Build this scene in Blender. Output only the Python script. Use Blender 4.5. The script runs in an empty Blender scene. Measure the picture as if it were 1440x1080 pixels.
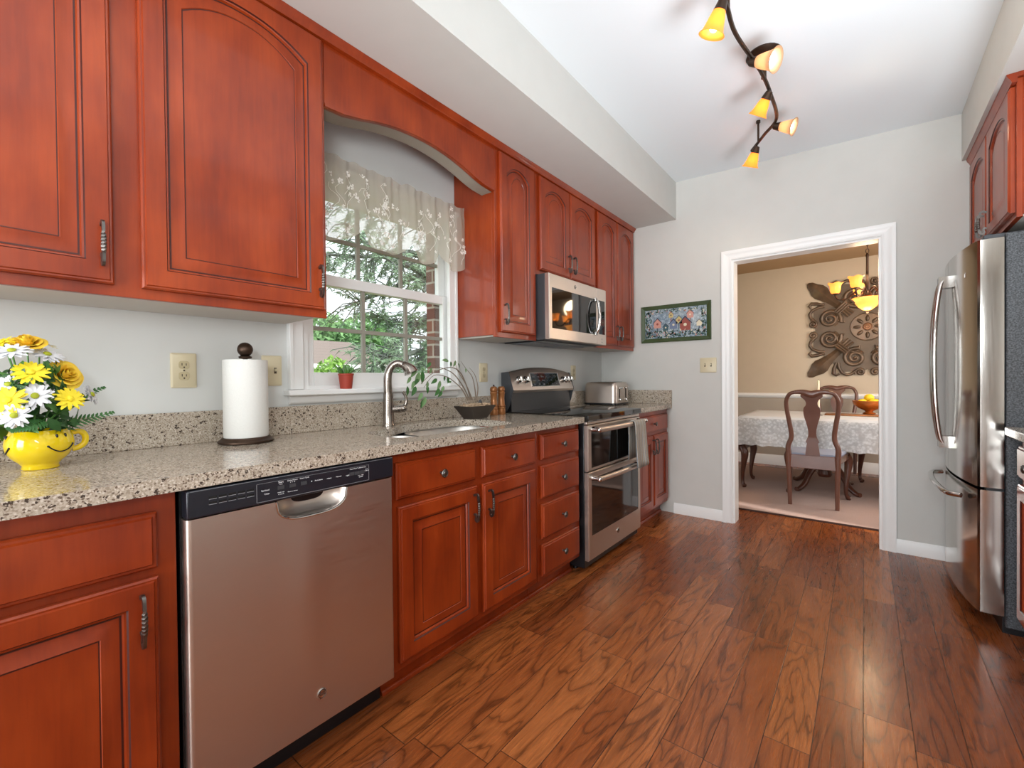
import bpy, bmesh, math, random
from mathutils import Vector, Matrix, Euler
SC = bpy.context.scene
COL = SC.collection
PI = math.pi
random.seed(7)

# ------------------------------------------------------------------ camera
F_PX, YAW, PITCH, ROLL = 624.386, 0.6706, -0.0101, -0.0105
CAM = Vector((1.9124, 0.0, 1.1334))
r_ = Vector((math.cos(YAW), math.sin(YAW), 0))
f_ = Vector((-math.sin(YAW)*math.cos(PITCH), math.cos(YAW)*math.cos(PITCH), math.sin(PITCH)))
u_ = r_.cross(f_)
ax = r_*math.cos(ROLL) + u_*math.sin(ROLL)
ay = -r_*math.sin(ROLL) + u_*math.cos(ROLL)
cam = bpy.data.cameras.new('camera')
cam.sensor_width = 36.0
cam.lens = F_PX/1440*36.0
cam.clip_start = 0.02
co = bpy.data.objects.new('camera', cam)
COL.objects.link(co)
co.matrix_world = Matrix(((ax.x, ay.x, -f_.x, CAM.x), (ax.y, ay.y, -f_.y, CAM.y), (ax.z, ay.z, -f_.z, CAM.z), (0, 0, 0, 1)))
SC.camera = co

# ------------------------------------------------------------------ world, lights, exposure
SC.view_settings.view_transform = 'Standard'
SC.view_settings.look = 'None'
SC.view_settings.gamma = 1.0
SC.view_settings.exposure = 0.0
SC.view_settings.use_curve_mapping = False
SC.cycles.use_denoising = True
SC.cycles.max_bounces = 8
SC.cycles.diffuse_bounces = 4
SC.cycles.glossy_bounces = 4
SC.cycles.transparent_max_bounces = 16
SC.cycles.sample_clamp_indirect = 4.0
SC.cycles.caustics_reflective = False
SC.cycles.caustics_refractive = False
w = bpy.data.worlds.new('overcast sky')
SC.world = w
w.use_nodes = True
w.node_tree.nodes['Background'].inputs[0].default_value = (0.93, 0.97, 1.0, 1)
w.node_tree.nodes['Background'].inputs[1].default_value = 2.0


def light(name, kind, loc, power, color=(1, 1, 1), size=(1, 1), aim=None, angle=None):
    l = bpy.data.lights.new(name, kind)
    l.energy = power
    l.color = color
    if kind == 'AREA':
        l.shape = 'RECTANGLE'
        l.size, l.size_y = size
    if kind == 'POINT':
        l.shadow_soft_size = size[0]
    if kind == 'SUN':
        l.angle = 0.03
    o = bpy.data.objects.new(name, l)
    COL.objects.link(o)
    o.location = loc
    if aim is not None:
        o.rotation_euler = (Vector(aim)-Vector(loc)).to_track_quat('-Z', 'Y').to_euler()
    return o


light('sun', 'SUN', (6, 2, 9), 3.2, (1, .96, .9), aim=(-4, 4, 0))
light('back_opening_fill', 'AREA', (1.25, -2.45, 1.1), 85, (.93, .97, 1), (1.25, 1.9), aim=(1.6, 3, 1.2))  # area lamp added in the unseen back opening to brighten the kitchen
fl = light('added_bounce_flash', 'AREA', (1.95, -.35, 1.5), 29, (.90, .96, 1), (.5, .5), aim=(1.6, 1.4, 2.9))  # unseen flash added behind the camera to lift the ceiling
fl = light('added_ceiling_fill', 'AREA', (2.62, 1.1, .96), 18, (.88, .95, 1), (.8, .9), aim=(1.75, 2.2, 2.9))  # out-of-view lamp added to brighten the far ceiling
fl.data.spread = math.radians(100)
light('overhead_fill', 'AREA', (1.6, -.6, 2.6), 22, (.95, .98, 1), (1.2, 1.2), aim=(1.4, .6, 0))  # no fixture known here; lamp added for soft light from above
light('dining_fill', 'AREA', (3.3, 5.0, 1.6), 42, (1, .97, .94), (1.4, 1.5), aim=(1.0, 5.2, .9))  # lamp added out of view to brighten the dining room

# ------------------------------------------------------------------ materials


def lin(c):
    return tuple(((v/255)/12.92 if v/255 <= .04045 else ((v/255+.055)/1.055)**2.4) for v in c)+(1.0,)


class NT:
    """tiny node-graph helper"""

    def __init__(s, name):
        s.m = bpy.data.materials.new(name)
        s.m.use_nodes = True
        s.t = s.m.node_tree
        s.b = s.t.nodes['Principled BSDF']
        s.out = s.t.nodes['Material Output']

    def n(s, typ, ins=None, **kw):
        nd = s.t.nodes.new(typ)
        for k, v in kw.items():
            setattr(nd, k, v)
        for k, v in (ins or {}).items():
            if isinstance(v, bpy.types.NodeSocket):
                s.t.links.new(v, nd.inputs[k])
            else:
                nd.inputs[k].default_value = v
        return nd

    def math(s, op, a, b=0.0, c=None):
        i = {0: a, 1: b}
        if c is not None:
            i[2] = c
        return s.n('ShaderNodeMath', i, operation=op).outputs[0]

    def ramp(s, fac, stops, mode='LINEAR'):
        nd = s.n('ShaderNodeValToRGB', {0: fac})
        cr = nd.color_ramp
        cr.interpolation = mode
        while len(cr.elements) < len(stops):
            cr.elements.new(.5)
        for e, (p, c) in zip(cr.elements, stops):
            e.position = p
            e.color = c if len(c) == 4 else tuple(c)+(1,)
        return nd.outputs[0]

    def obj(s, scale=(1, 1, 1)):
        tc = s.n('ShaderNodeTexCoord')
        return s.n('ShaderNodeMapping', {0: tc.outputs['Object'], 3: scale}).outputs[0]

    def noise(s, vec, scale, detail=4, rough=.5, dist=0.0):
        return s.n('ShaderNodeTexNoise', {'Vector': vec, 'Scale': scale, 'Detail': detail, 'Roughness': rough, 'Distortion': dist}).outputs[0]

    def mix(s, fac, a, b, mode='MIX'):
        nd = s.n('ShaderNodeMix', data_type='RGBA', blend_type=mode)
        for k, v in ((0, fac), (6, a), (7, b)):
            if isinstance(v, bpy.types.NodeSocket):
                s.t.links.new(v, nd.inputs[k])
            else:
                nd.inputs[k].default_value = v
        return nd.outputs[2]

    def set(s, **kw):
        names = dict(color='Base Color', rough='Roughness', metal='Metallic', normal='Normal', coat='Coat Weight', coatr='Coat Roughness',
                     emit='Emission Color', es='Emission Strength', alpha='Alpha', spec='Specular IOR Level', trans='Transmission Weight', ior='IOR', sss='Subsurface Weight', aniso='Anisotropic', sheen='Sheen Weight')
        for k, v in kw.items():
            i = s.b.inputs[names[k]]
            if isinstance(v, bpy.types.NodeSocket):
                s.t.links.new(v, i)
            else:
                i.default_value = v
        return s

    def bump(s, h, strength=.2, dist=.002):
        nd = s.n('ShaderNodeBump', {'Height': h, 'Strength': strength, 'Distance': dist})
        s.set(normal=nd.outputs[0])
        return s


def plain(name, rgb, rough=.5, metal=0, var=.0, **kw):
    t = NT(name)
    c = lin(rgb)
    if var:
        nz = t.noise(t.obj(), 9, 3)
        a = tuple(v*(1-var) for v in c[:3])+(1,)
        b = tuple(min(1, v*(1+var)) for v in c[:3])+(1,)
        t.set(color=t.ramp(nz, [(.3, a), (.7, b)]))
    else:
        t.set(color=c)
    t.set(rough=rough, metal=metal, **kw)
    return t.m


def mk_cherry():
    t = NT('cherry wood')
    g = t.noise(t.obj((34, 34, 2.2)), 2.2, 6, .6, .4)
    bl = t.noise(t.obj((3.2, 3.2, 1.6)), 2.0, 3, .55)
    c1 = t.ramp(bl, [(.28, lin((124, 40, 9))), (.5, lin((144, 52, 13))), (.74, lin((164, 66, 22)))])
    c2 = t.mix(.32, c1, t.ramp(g, [(.35, (.62, .55, .5)), (.65, (1.12, 1.08, 1.05))]), 'MULTIPLY')
    t.set(color=c2, rough=.36, spec=.4, coat=.3, coatr=.09)
    t.bump(g, .05, .001)
    return t.m


def mk_floor():
    t = NT('hardwood planks')
    W, OFF = .124, .048
    tc = t.n('ShaderNodeTexCoord')
    sep = t.n('ShaderNodeSeparateXYZ', {0: tc.outputs['Object']})
    x, y = sep.outputs[0], sep.outputs[1]
    xs = t.math('DIVIDE', t.math('SUBTRACT', x, OFF), W)
    row = t.math('FLOOR', xs)
    fx = t.math('FRACT', xs)
    r1 = t.n('ShaderNodeTexWhiteNoise', {'W': row}, noise_dimensions='1D').outputs[0]
    r2 = t.n('ShaderNodeTexWhiteNoise', {'W': t.math('ADD', row, 91.7)}, noise_dimensions='1D').outputs[0]
    L = t.math('MULTIPLY_ADD', r2, .55, .55)
    ys = t.math('DIVIDE', t.math('MULTIPLY_ADD', r1, 9.3, y), L)
    colm = t.math('FLOOR', ys)
    fy = t.math('FRACT', ys)
    cid = t.n('ShaderNodeCombineXYZ', {0: row, 1: colm}).outputs[0]
    rid = t.n('ShaderNodeTexWhiteNoise', {'Vector': cid}, noise_dimensions='3D').outputs[0]
    dx = t.math('MULTIPLY', t.math('MINIMUM', fx, t.math('SUBTRACT', 1.0, fx)), W)
    dy = t.math('MULTIPLY', t.math('MINIMUM', fy, t.math('SUBTRACT', 1.0, fy)), L)
    d = t.math('MINIMUM', dx, dy)
    gap = t.n('ShaderNodeMapRange', {0: d, 1: .0004, 2: .0020, 3: 0.0, 4: 1.0}).outputs[0]
    vec = t.n('ShaderNodeCombineXYZ', {0: t.math('MULTIPLY_ADD', rid, 40.0, x), 1: t.math('MULTIPLY', y, .16), 2: t.math('MULTIPLY', rid, 17.0)}).outputs[0]
    rings = t.noise(vec, 8.0, 3, .45, .8)
    wv = t.math('FRACT', t.math('MULTIPLY', rings, 9.0))
    wv = t.math('ABSOLUTE', t.math('MULTIPLY_ADD', wv, 2.0, -1.0))
    fine = t.noise(t.n('ShaderNodeCombineXYZ', {0: t.math('MULTIPLY', x, 260.0), 1: t.math('MULTIPLY', y, 9.0), 2: t.math('MULTIPLY', rid, 30.0)}).outputs[0], 1.0, 3, .6)
    base = t.ramp(rid, [(0, lin((128, 66, 31))), (.35, lin((144, 77, 37))), (.7, lin((156, 87, 43))), (1, lin((172, 103, 56)))])
    c = t.mix(.7, base, t.ramp(wv, [(0, (.12, .09, .07)), (.2, (.74, .70, .66)), (.6, (1.0, 1.0, 1.0)), (1, (1.12, 1.12, 1.1))]), 'MULTIPLY')
    c = t.mix(.75, c, t.ramp(fine, [(.3, (.62, .58, .55)), (.62, (1.12, 1.12, 1.12))]), 'MULTIPLY')
    c = t.mix(gap, lin((36, 17, 9)), c)
    lo = t.noise(t.obj((9, 2.2, 1)), 1.5, 2)
    h = t.math('ADD', t.math('MULTIPLY', gap, .7), t.math('MULTIPLY_ADD', lo, .8, t.math('MULTIPLY', fine, .12)))
    t.set(color=c, rough=t.ramp(fine, [(.3, (.34,)*3), (.7, (.24,)*3)]), coat=.12, coatr=.15)
    t.bump(h, .25, .003)
    return t.m


def mk_quartz():
    t = NT('speckled quartz')
    o = t.obj()
    v1 = t.n('ShaderNodeTexVoronoi', {'Vector': o, 'Scale': 300.0}).outputs['Color']
    s1 = t.n('ShaderNodeSeparateColor', {0: v1})
    v2 = t.n('ShaderNodeTexVoronoi', {'Vector': o, 'Scale': 150.0, 'Randomness': 1.0}).outputs['Color']
    s2 = t.n('ShaderNodeSeparateColor', {0: v2})
    base = t.ramp(s1.outputs[0], [(0, lin((112, 96, 82))), (.09, lin((158, 144, 127))), (.3, lin((176, 163, 146))), (.55, lin((188, 176, 160))), (.9, lin((208, 198, 184)))], 'CONSTANT')
    msk = t.ramp(s2.outputs[1], [(0, (0, 0, 0)), (.925, (1, 1, 1))], 'CONSTANT')
    nz = t.noise(o, 240, 2)
    msk2 = t.math('MULTIPLY', msk, t.math('GREATER_THAN', nz, .44))
    t.set(color=t.mix(msk2, base, lin((72, 60, 52))), rough=.11, spec=.5)
    return t.m


def mk_steel(name, rgb=(176, 170, 164), rough=.3, stretch=(3, 3, 260)):
    t = NT(name)
    nz = t.noise(t.obj(stretch), 3.0, 3)
    t.set(color=lin(rgb), metal=1.0, rough=t.ramp(nz, [(.3, (rough*.8,)*3), (.7, (rough*1.25,)*3)]))
    t.bump(nz, .03, .0005)
    return t.m


def mk_brick():
    t = NT('brick')
    tc = t.n('ShaderNodeTexCoord')
    sep = t.n('ShaderNodeSeparateXYZ', {0: tc.outputs['Object']})
    vec = t.n('ShaderNodeCombineXYZ', {0: t.math('ADD', sep.outputs[0], sep.outputs[1]), 1: sep.outputs[2]}).outputs[0]
    br = t.n('ShaderNodeTexBrick', {'Vector': vec, 'Color1': lin((132, 86, 70)), 'Color2': lin((108, 70, 60)), 'Mortar': lin((176, 164, 150)), 'Scale': 1.0, 'Mortar Size': .006, 'Brick Width': .21, 'Row Height': .075})
    t.set(color=br.outputs[0], rough=.9)
    return t.m


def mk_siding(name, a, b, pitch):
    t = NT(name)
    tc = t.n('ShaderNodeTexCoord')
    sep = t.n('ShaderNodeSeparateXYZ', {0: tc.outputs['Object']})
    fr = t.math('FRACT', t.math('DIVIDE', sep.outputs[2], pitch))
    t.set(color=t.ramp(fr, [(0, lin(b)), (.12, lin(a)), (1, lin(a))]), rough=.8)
    return t.m


def mk_see(name, rgb, opacity, pattern=None, translucent=.4):
    """woven cloth or glass you can partly see through"""
    t = NT(name)
    tr = t.n('ShaderNodeBsdfTransparent')
    di = t.n('ShaderNodeBsdfDiffuse', {0: lin(rgb)})
    tl = t.n('ShaderNodeBsdfTranslucent', {0: lin(rgb)})
    mm = t.n('ShaderNodeMixShader', {0: translucent, 1: di.outputs[0], 2: tl.outputs[0]})
    fac = pattern(t) if pattern else opacity
    fin = t.n('ShaderNodeMixShader', {0: fac, 1: tr.outputs[0], 2: mm.outputs[0]})
    t.t.links.new(fin.outputs[0], t.out.inputs[0])
    return t.m


def mk_pane():
    t = NT('window glass')
    tr = t.n('ShaderNodeBsdfTransparent', {0: (.96, .98, .98, 1)})
    gl = t.n('ShaderNodeBsdfGlossy', {0: (1, 1, 1, 1), 1: .02})
    fin = t.n('ShaderNodeMixShader', {0: .05, 1: tr.outputs[0], 2: gl.outputs[0]})
    t.t.links.new(fin.outputs[0], t.out.inputs[0])
    return t.m


def lace_pattern(t):
    tc = t.n('ShaderNodeTexCoord')
    sep = t.n('ShaderNodeSeparateXYZ', {0: tc.outputs['Object']})
    z = sep.outputs[2]
    v = t.n('ShaderNodeTexVoronoi', {'Vector': t.obj((1, 1, 1)), 'Scale': 42.0}, feature='SMOOTH_F1').outputs[0]
    n1 = t.noise(t.obj(), 110, 3, .6, 1.2)
    k = t.math('ADD', t.math('MULTIPLY', v, .8), t.math('MULTIPLY', n1, .9))
    pat = t.ramp(k, [(.58, (1, 1, 1)), (.74, (.80, .80, .80)), (.92, (.62, .62, .62))])
    top = t.math('GREATER_THAN', z, .722)
    return t.math('MAXIMUM', pat, top)


def mk_lampglass(name, rgb, strength, milky=0.0):
    t = NT(name)
    c = lin(rgb)
    t.set(color=c, rough=.3, emit=c, es=strength)
    if milky:
        tl = t.n('ShaderNodeBsdfTranslucent', {0: c})
        mx = t.n('ShaderNodeMixShader', {0: milky, 1: t.b.outputs[0], 2: tl.outputs[0]})
        t.t.links.new(mx.outputs[0], t.out.inputs[0])
    return t.m


def mk_cloth(name, rgb, scale, bump=.4, var=.12):
    t = NT(name)
    nz = t.noise(t.obj(), scale, 3, .7)
    c = lin(rgb)
    t.set(color=t.ramp(nz, [(.3, tuple(v*(1-var) for v in c[:3])), (.7, tuple(min(1, v*(1+var)) for v in c[:3]))]), rough=.95)
    t.bump(nz, bump, .003)
    return t.m


def mk_stripes():
    t = NT('striped towel')
    tc = t.n('ShaderNodeTexCoord')
    sep = t.n('ShaderNodeSeparateXYZ', {0: tc.outputs['Object']})
    fr = t.math('FRACT', t.math('DIVIDE', sep.outputs[1], .042))
    A, B, C, D = lin((190, 186, 178)), lin((118, 128, 134)), lin((150, 130, 106)), lin((88, 102, 112))
    c = t.ramp(fr, [(0, A), (.2, B), (.32, A), (.45, C), (.6, A), (.7, D), (.78, A), (.9, C)], 'CONSTANT')
    nz = t.noise(t.obj(), 420, 2)
    t.set(color=t.mix(.35, c, t.ramp(nz, [(.4, (.65, .65, .65)), (.6, (1.1, 1.1, 1.1))]), 'MULTIPLY'), rough=.95)
    t.bump(nz, .5, .002)
    return t.m


def mk_print():
    t = NT('painted garden print')
    nz = t.noise(t.obj((1, 1, 1)), 55, 4, .7, .6)
    n2 = t.noise(t.obj((1, 1, 1)), 9, 3)
    sky = t.ramp(n2, [(.35, lin((128, 150, 176))), (.65, lin((206, 214, 220)))])
    lf = t.ramp(nz, [(.40, lin((46, 72, 74))), (.5, lin((90, 118, 120))), (.62, lin((196, 206, 212)))])
    t.set(color=t.mix(.5, sky, lf), rough=.4)
    return t.m


def mk_textured_black():
    t = NT('pebbled black panel')
    nz = t.noise(t.obj(), 170, 3, .7)
    t.set(color=t.ramp(nz, [(.4, lin((38, 40, 43))), (.62, lin((88, 92, 97)))]), rough=.45)
    t.bump(nz, .5, .002)
    return t.m


M = {}
M['cherry'] = mk_cherry()
M['groove_shade'] = plain('painted groove shade', (62, 18, 10), .4)
M['floor'] = mk_floor()
M['quartz'] = mk_quartz()
M['steel'] = mk_steel('brushed steel', (204, 192, 182), .36, (3, 3, 300))
M['steel_v'] = mk_steel('polished door steel', (190, 186, 180), .13, (240, 240, 2))
M['sinksteel'] = mk_steel('sink steel', (214, 210, 204), .5, (20, 20, 20))
M['nickel'] = mk_steel('brushed nickel', (150, 142, 134), .26, (70, 70, 5))
M['chrome'] = plain('chrome', (205, 203, 200), .1, 1)
M['pewter'] = plain('dark pewter', (112, 108, 104), .34, 1, .25)
M['bronze'] = plain('oil rubbed bronze', (74, 58, 48), .42, .85, .2)
M['wall'] = plain('greige wall paint', (206, 205, 200), .85, 0, .012)
M['wallleft'] = plain('pale grey wall paint', (212, 213, 210), .85, 0, .012)
M['dwall'] = plain('beige dining paint', (196, 180, 158), .85, 0, .015)
M['dwallow'] = plain('taupe wainscot paint', (168, 156, 142), .8, 0, .015)
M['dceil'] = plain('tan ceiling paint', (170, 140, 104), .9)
M['ceiling'] = plain('white ceiling paint', (236, 241, 244), .9)
M['trim'] = plain('white gloss trim', (238, 238, 236), .35)
M['underside'] = plain('pale cabinet underside', (196, 190, 182), .6)
M['black'] = plain('black plastic', (20, 21, 24), .3)
M['dwblack'] = plain('blue black console', (27, 30, 38), .28)
M['blackglass'] = plain('black glass', (10, 10, 11), .04, 0, 0, spec=.9)
M['ovenglass'] = plain('oven door glass', (22, 21, 20), .06, 0, 0, spec=.8)
M['darkvoid'] = plain('dark recess', (12, 10, 9), .9)
M['darkgrey'] = plain('dark grey metal', (70, 72, 76), .45, .3)
M['fridgeside'] = mk_textured_black()
M['white'] = plain('white lettering', (232, 234, 236), .5)
M['greyprint'] = plain('grey print', (130, 132, 136), .5)
M['almond'] = plain('almond plastic', (214, 202, 170), .4)
M['almond2'] = plain('darker almond', (196, 182, 146), .4)  # darker tone sets the receptacles off from the plate
M['almond_dark'] = plain('slot brown', (70, 60, 48), .6)
M['mug'] = plain('glossy yellow ceramic', (246, 214, 20), .08, 0, 0, coat=.6)
M['soil'] = plain('potting soil', (60, 46, 36), .95)
M['rose'] = plain('golden rose petal', (255, 212, 66), .6, 0, .06, sss=.3)
M['rose'].node_tree.nodes['Principled BSDF'].inputs['Subsurface Radius'].default_value = (.01, .006, .002)
M['yellow'] = plain('yellow petal', (250, 226, 46), .6, 0, .06)
M['petal'] = plain('white petal', (226, 227, 230), .6)
M['discgreen'] = plain('green flower centre', (168, 176, 40), .7, 0, .2)
M['leaf'] = plain('deep green leaf', (50, 96, 44), .45, 0, .3)
M['leaf2'] = plain('mid green leaf', (84, 134, 62), .45, 0, .25)
M['leaf3'] = plain('dusty green leaf', (104, 136, 88), .5, 0, .2)
M['twig'] = plain('grey brown twig', (128, 112, 96), .8, 0, .2)
M['paper'] = mk_cloth('paper towel', (218, 217, 212), 160, .3, .02)
M['terracotta'] = plain('red clay', (168, 62, 44), .6, 0, .08)
M['tray'] = plain('dark brown stoneware', (58, 50, 44), .5, 0, .2)
M['pebble'] = plain('tan pebble', (186, 160, 132), .7, 0, .2)
M['copper'] = plain('copper brown wood', (150, 96, 52), .28, .35, .2)
M['mahogany'] = plain('dark mahogany', (78, 40, 26), .28, 0, .2, coat=.4)
M['mahogany2'] = plain('mahogany back', (104, 66, 52), .35, 0, .12, coat=.3)
M['cushion'] = plain('blue grey seat fabric', (150, 156, 174), .9, 0, .06)
M['rug'] = mk_cloth('brown rug', (178, 152, 142), 200, .5, .15)
M['rugedge'] = plain('rug binding', (66, 44, 36), .9)
M['lace'] = mk_see('white lace', (226, 228, 230), 1, lace_pattern, .15)
M['medallion'] = plain('antiqued bronze relief', (100, 80, 62), .36, .25, .4)
M['medback'] = plain('antiqued grey backplate', (96, 80, 64), .5, .15, .15)
M['medgold'] = plain('rubbed copper highlight', (132, 92, 64), .4, .5, .2)
M['amber'] = mk_lampglass('amber lamp glass', (255, 180, 76), .85, .55)
M['amber2'] = mk_lampglass('scavo lamp glass', (222, 190, 156), .18, .55)
M['glow'] = mk_lampglass('lit amber bowl glass', (255, 194, 104), 1.05, .5)
M['bulb'] = mk_lampglass('lit bulb', (255, 232, 196), 40.0)
M['candle'] = plain('ivory wax', (240, 226, 196), .5, 0, 0, sss=.2)
M['archlining'] = plain('taupe arch lining', (150, 142, 130), .7)
M['bowl'] = plain('amber fruit bowl', (176, 96, 36), .2, .4, .4)
M['lemon'] = plain('lemon skin', (240, 204, 40), .5)
M['picframe'] = plain('olive green frame', (62, 78, 46), .5, 0, .15)
M['print'] = mk_print()
M['valance'] = mk_see('sheer linen', (214, 204, 190), .62, None, .5)
M['embroidery'] = plain('white thread', (238, 234, 226), .8)
M['pane'] = mk_pane()
M['grille'] = plain('taupe grille bar', (150, 146, 134), .6)
M['brick'] = mk_brick()
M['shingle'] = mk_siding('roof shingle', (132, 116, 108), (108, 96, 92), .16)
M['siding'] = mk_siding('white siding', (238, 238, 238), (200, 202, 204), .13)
M['houseglass'] = plain('dark house window', (70, 82, 86), .2)
M['bark'] = plain('grey bark', (104, 110, 104), .9, 0, .25)
M['grassmat'] = plain('lawn', (120, 150, 70), .95, 0, .2)
M['fol1'] = plain('sunlit leaves', (138, 176, 84), .7, 0, .35)
M['fol2'] = plain('cedar needles', (134, 160, 130), .7, 0, .35)
M['fol3'] = plain('far leaves', (120, 160, 104), .7, 0, .35)
M['towel'] = mk_stripes()
for k, c in dict(p_pink=(206, 150, 136), p_red=(150, 74, 62), p_blue=(110, 124, 150), p_cream=(222, 212, 184), p_navy=(52, 56, 78), p_yel=(196, 178, 120), p_green=(58, 92, 66), p_teal=(60, 90, 100)).items():
    M[k] = plain('paint '+k[2:], c, .5)

# ------------------------------------------------------------------ mesh helper


class MB:
    def __init__(s):
        s.v, s.f, s.m, s.k = [], [], [], 0

    def add(s, vs, fs, T=None):
        b = len(s.v)
        s.v += [tuple(T @ Vector(p)) if T is not None else tuple(p) for p in vs]
        s.f += [tuple(b+i for i in f) for f in fs]
        s.m += [s.k]*len(fs)
        return s

    def mat(s, k):
        s.k = k
        return s

    def box(s, x0, y0, z0, x1, y1, z1, T=None):
        vs = [(x0, y0, z0), (x1, y0, z0), (x1, y1, z0), (x0, y1, z0), (x0, y0, z1), (x1, y0, z1), (x1, y1, z1), (x0, y1, z1)]
        return s.add(vs, [(3, 2, 1, 0), (4, 5, 6, 7), (0, 1, 5, 4), (1, 2, 6, 5), (2, 3, 7, 6), (3, 0, 4, 7)], T)

    def loft(s, loops, cap0=True, cap1=True, close=False, T=None):
        n = len(loops[0])
        vs = [p for l in loops for p in l]
        fs = []
        R = len(loops)
        for i in range(R if close else R-1):
            for j in range(n):
                a, b = i*n+j, i*n+(j+1) % n
                c, d = ((i+1) % R)*n+(j+1) % n, ((i+1) % R)*n+j
                fs.append((a, b, c, d))
        if cap0 and not close:
            fs.append(tuple(range(n-1, -1, -1)))
        if cap1 and not close:
            fs.append(tuple((R-1)*n+i for i in range(n)))
        return s.add(vs, fs, T)

    def prism(s, pts, a, b, axis='x', T=None):
        """2-D outline pushed along an axis; pts are (y,z) for x, (x,z) for y, (x,y) for z"""
        def p3(p, h):
            return {'x': (h, p[0], p[1]), 'y': (p[0], h, p[1]), 'z': (p[0], p[1], h)}[axis]
        return s.loft([[p3(p, a) for p in pts], [p3(p, b) for p in pts]], T=T)

    def lathe(s, prof, n=24, T=None, cap0=True, cap1=True):
        loops = [[(r*math.cos(2*PI*j/n), r*math.sin(2*PI*j/n), z) for j in range(n)] for r, z in prof]
        return s.loft(loops, cap0, cap1, T=T)

    def sphere(s, c, r, n=12, T=None, sq=(1, 1, 1)):
        m = n//2
        prof = [(math.sin(PI*i/m)*r, -math.cos(PI*i/m)*r) for i in range(m+1)]
        prof[0] = (r*.02, -r)
        prof[-1] = (r*.02, r)
        X = Matrix.Translation(c) @ Matrix.Diagonal((*sq, 1))
        return s.lathe(prof, n, (T @ X) if T is not None else X)

    def tube(s, path, r, n=8, caps=True, T=None, sec=None, twist=None, close=False):
        path = [Vector(p) for p in path]
        N = len(path)
        rr = r if isinstance(r, (list, tuple)) else [r]*N
        tang = []
        for i in range(N):
            a = path[(i-1) % N] if close else path[max(i-1, 0)]
            b = path[(i+1) % N] if close else path[min(i+1, N-1)]
            tang.append((b-a).normalized())
        up = Vector((0, 0, 1)) if abs(tang[0].z) < .9 else Vector((1, 0, 0))
        u = (up-tang[0]*up.dot(tang[0])).normalized()
        loops = []
        for i in range(N):
            t = tang[i]
            u = (u-t*u.dot(t))
            u = u.normalized() if u.length > 1e-6 else t.orthogonal().normalized()
            v = t.cross(u)
            tw = twist[i] if twist else 0
            lp = []
            for j in range(n):
                if sec:
                    a, b = sec[i][j] if isinstance(sec[0][0], (list, tuple)) else sec[j]
                    a, b = a*rr[i], b*rr[i]
                else:
                    a, b = rr[i]*math.cos(2*PI*j/n), rr[i]*math.sin(2*PI*j/n)
                a, b = a*math.cos(tw)-b*math.sin(tw), a*math.sin(tw)+b*math.cos(tw)
                lp.append(path[i]+u*a+v*b)
            loops.append(lp)
        return s.loft(loops, caps, caps, close, T)

    def text(s, body, size, T, align='CENTER'):
        cu = bpy.data.curves.new('t', 'FONT')
        cu.body = body
        cu.size = size
        cu.align_x = align
        cu.align_y = 'CENTER'
        cu.extrude = .0002
        cu.resolution_u = 2
        o = bpy.data.objects.new('t', cu)
        COL.objects.link(o)
        dg = bpy.context.evaluated_depsgraph_get()
        me = bpy.data.meshes.new_from_object(o.evaluated_get(dg))
        s.add([v.co[:] for v in me.vertices], [tuple(p.vertices) for p in me.polygons], T)
        bpy.data.objects.remove(o)
        bpy.data.curves.remove(cu)
        bpy.data.meshes.remove(me)
        return s

    def build(s, name, mats, parent=None, smooth=40, bevel=0, segs=2, loc=None):
        me = bpy.data.meshes.new(name)
        me.from_pydata(s.v, [], s.f)
        mats = mats if isinstance(mats, (list, tuple)) else [mats]
        for m in mats:
            me.materials.append(M[m] if isinstance(m, str) else m)
        if len(mats) > 1:
            me.polygons.foreach_set('material_index', s.m)
        bm = bmesh.new()
        bm.from_mesh(me)
        bmesh.ops.recalc_face_normals(bm, faces=bm.faces)
        bm.to_mesh(me)
        bm.free()
        if smooth:
            me.polygons.foreach_set('use_smooth', [True]*len(me.polygons))
            me.set_sharp_from_angle(angle=math.radians(smooth))
        me.update()
        o = bpy.data.objects.new(name, me)
        COL.objects.link(o)
        if parent is not None:
            o.parent = parent
        if loc is not None:
            o.location = loc
        if bevel:
            b = o.modifiers.new('b', 'BEVEL')
            b.width = bevel
            b.segments = segs
            b.limit_method = 'ANGLE'
            b.angle_limit = math.radians(50)
            b.harden_normals = False
        return o


def tag(o, label, cat, group=None, kind=None):
    o['label'] = label
    o['category'] = cat
    if group:
        o['group'] = group
    if kind:
        o['kind'] = kind
    return o


def thing(name, label, cat, loc=(0, 0, 0), rz=0, group=None):
    o = bpy.data.objects.new(name, None)
    o.empty_display_size = .05
    COL.objects.link(o)
    o.location = loc
    o.rotation_euler = (0, 0, rz)
    return tag(o, label, cat, group)


def struct(o, label=None, cat=None):
    o['kind'] = 'structure'
    if label:
        o['label'] = label
        o['category'] = cat
    return o


def B(name, box, mats, parent=None, bevel=0.0, **kw):
    return MB().box(*box).build(name, mats, parent, bevel=bevel, **kw)


def copy_tree(o, parent=None):
    c = o.copy()
    COL.objects.link(c)
    if parent is not None:
        c.parent = parent
    for ch in list(o.children):
        copy_tree(ch, c)
    return c


def rrect(x0, y0, x1, y1, r, n=6):
    pts = []
    for cx, cy, a in ((x1-r, y1-r, 0), (x0+r, y1-r, 90), (x0+r, y0+r, 180), (x1-r, y0+r, 270)):
        for i in range(n+1):
            t = math.radians(a+90*i/n)
            pts.append((cx+r*math.cos(t), cy+r*math.sin(t)))
    return pts


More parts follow.
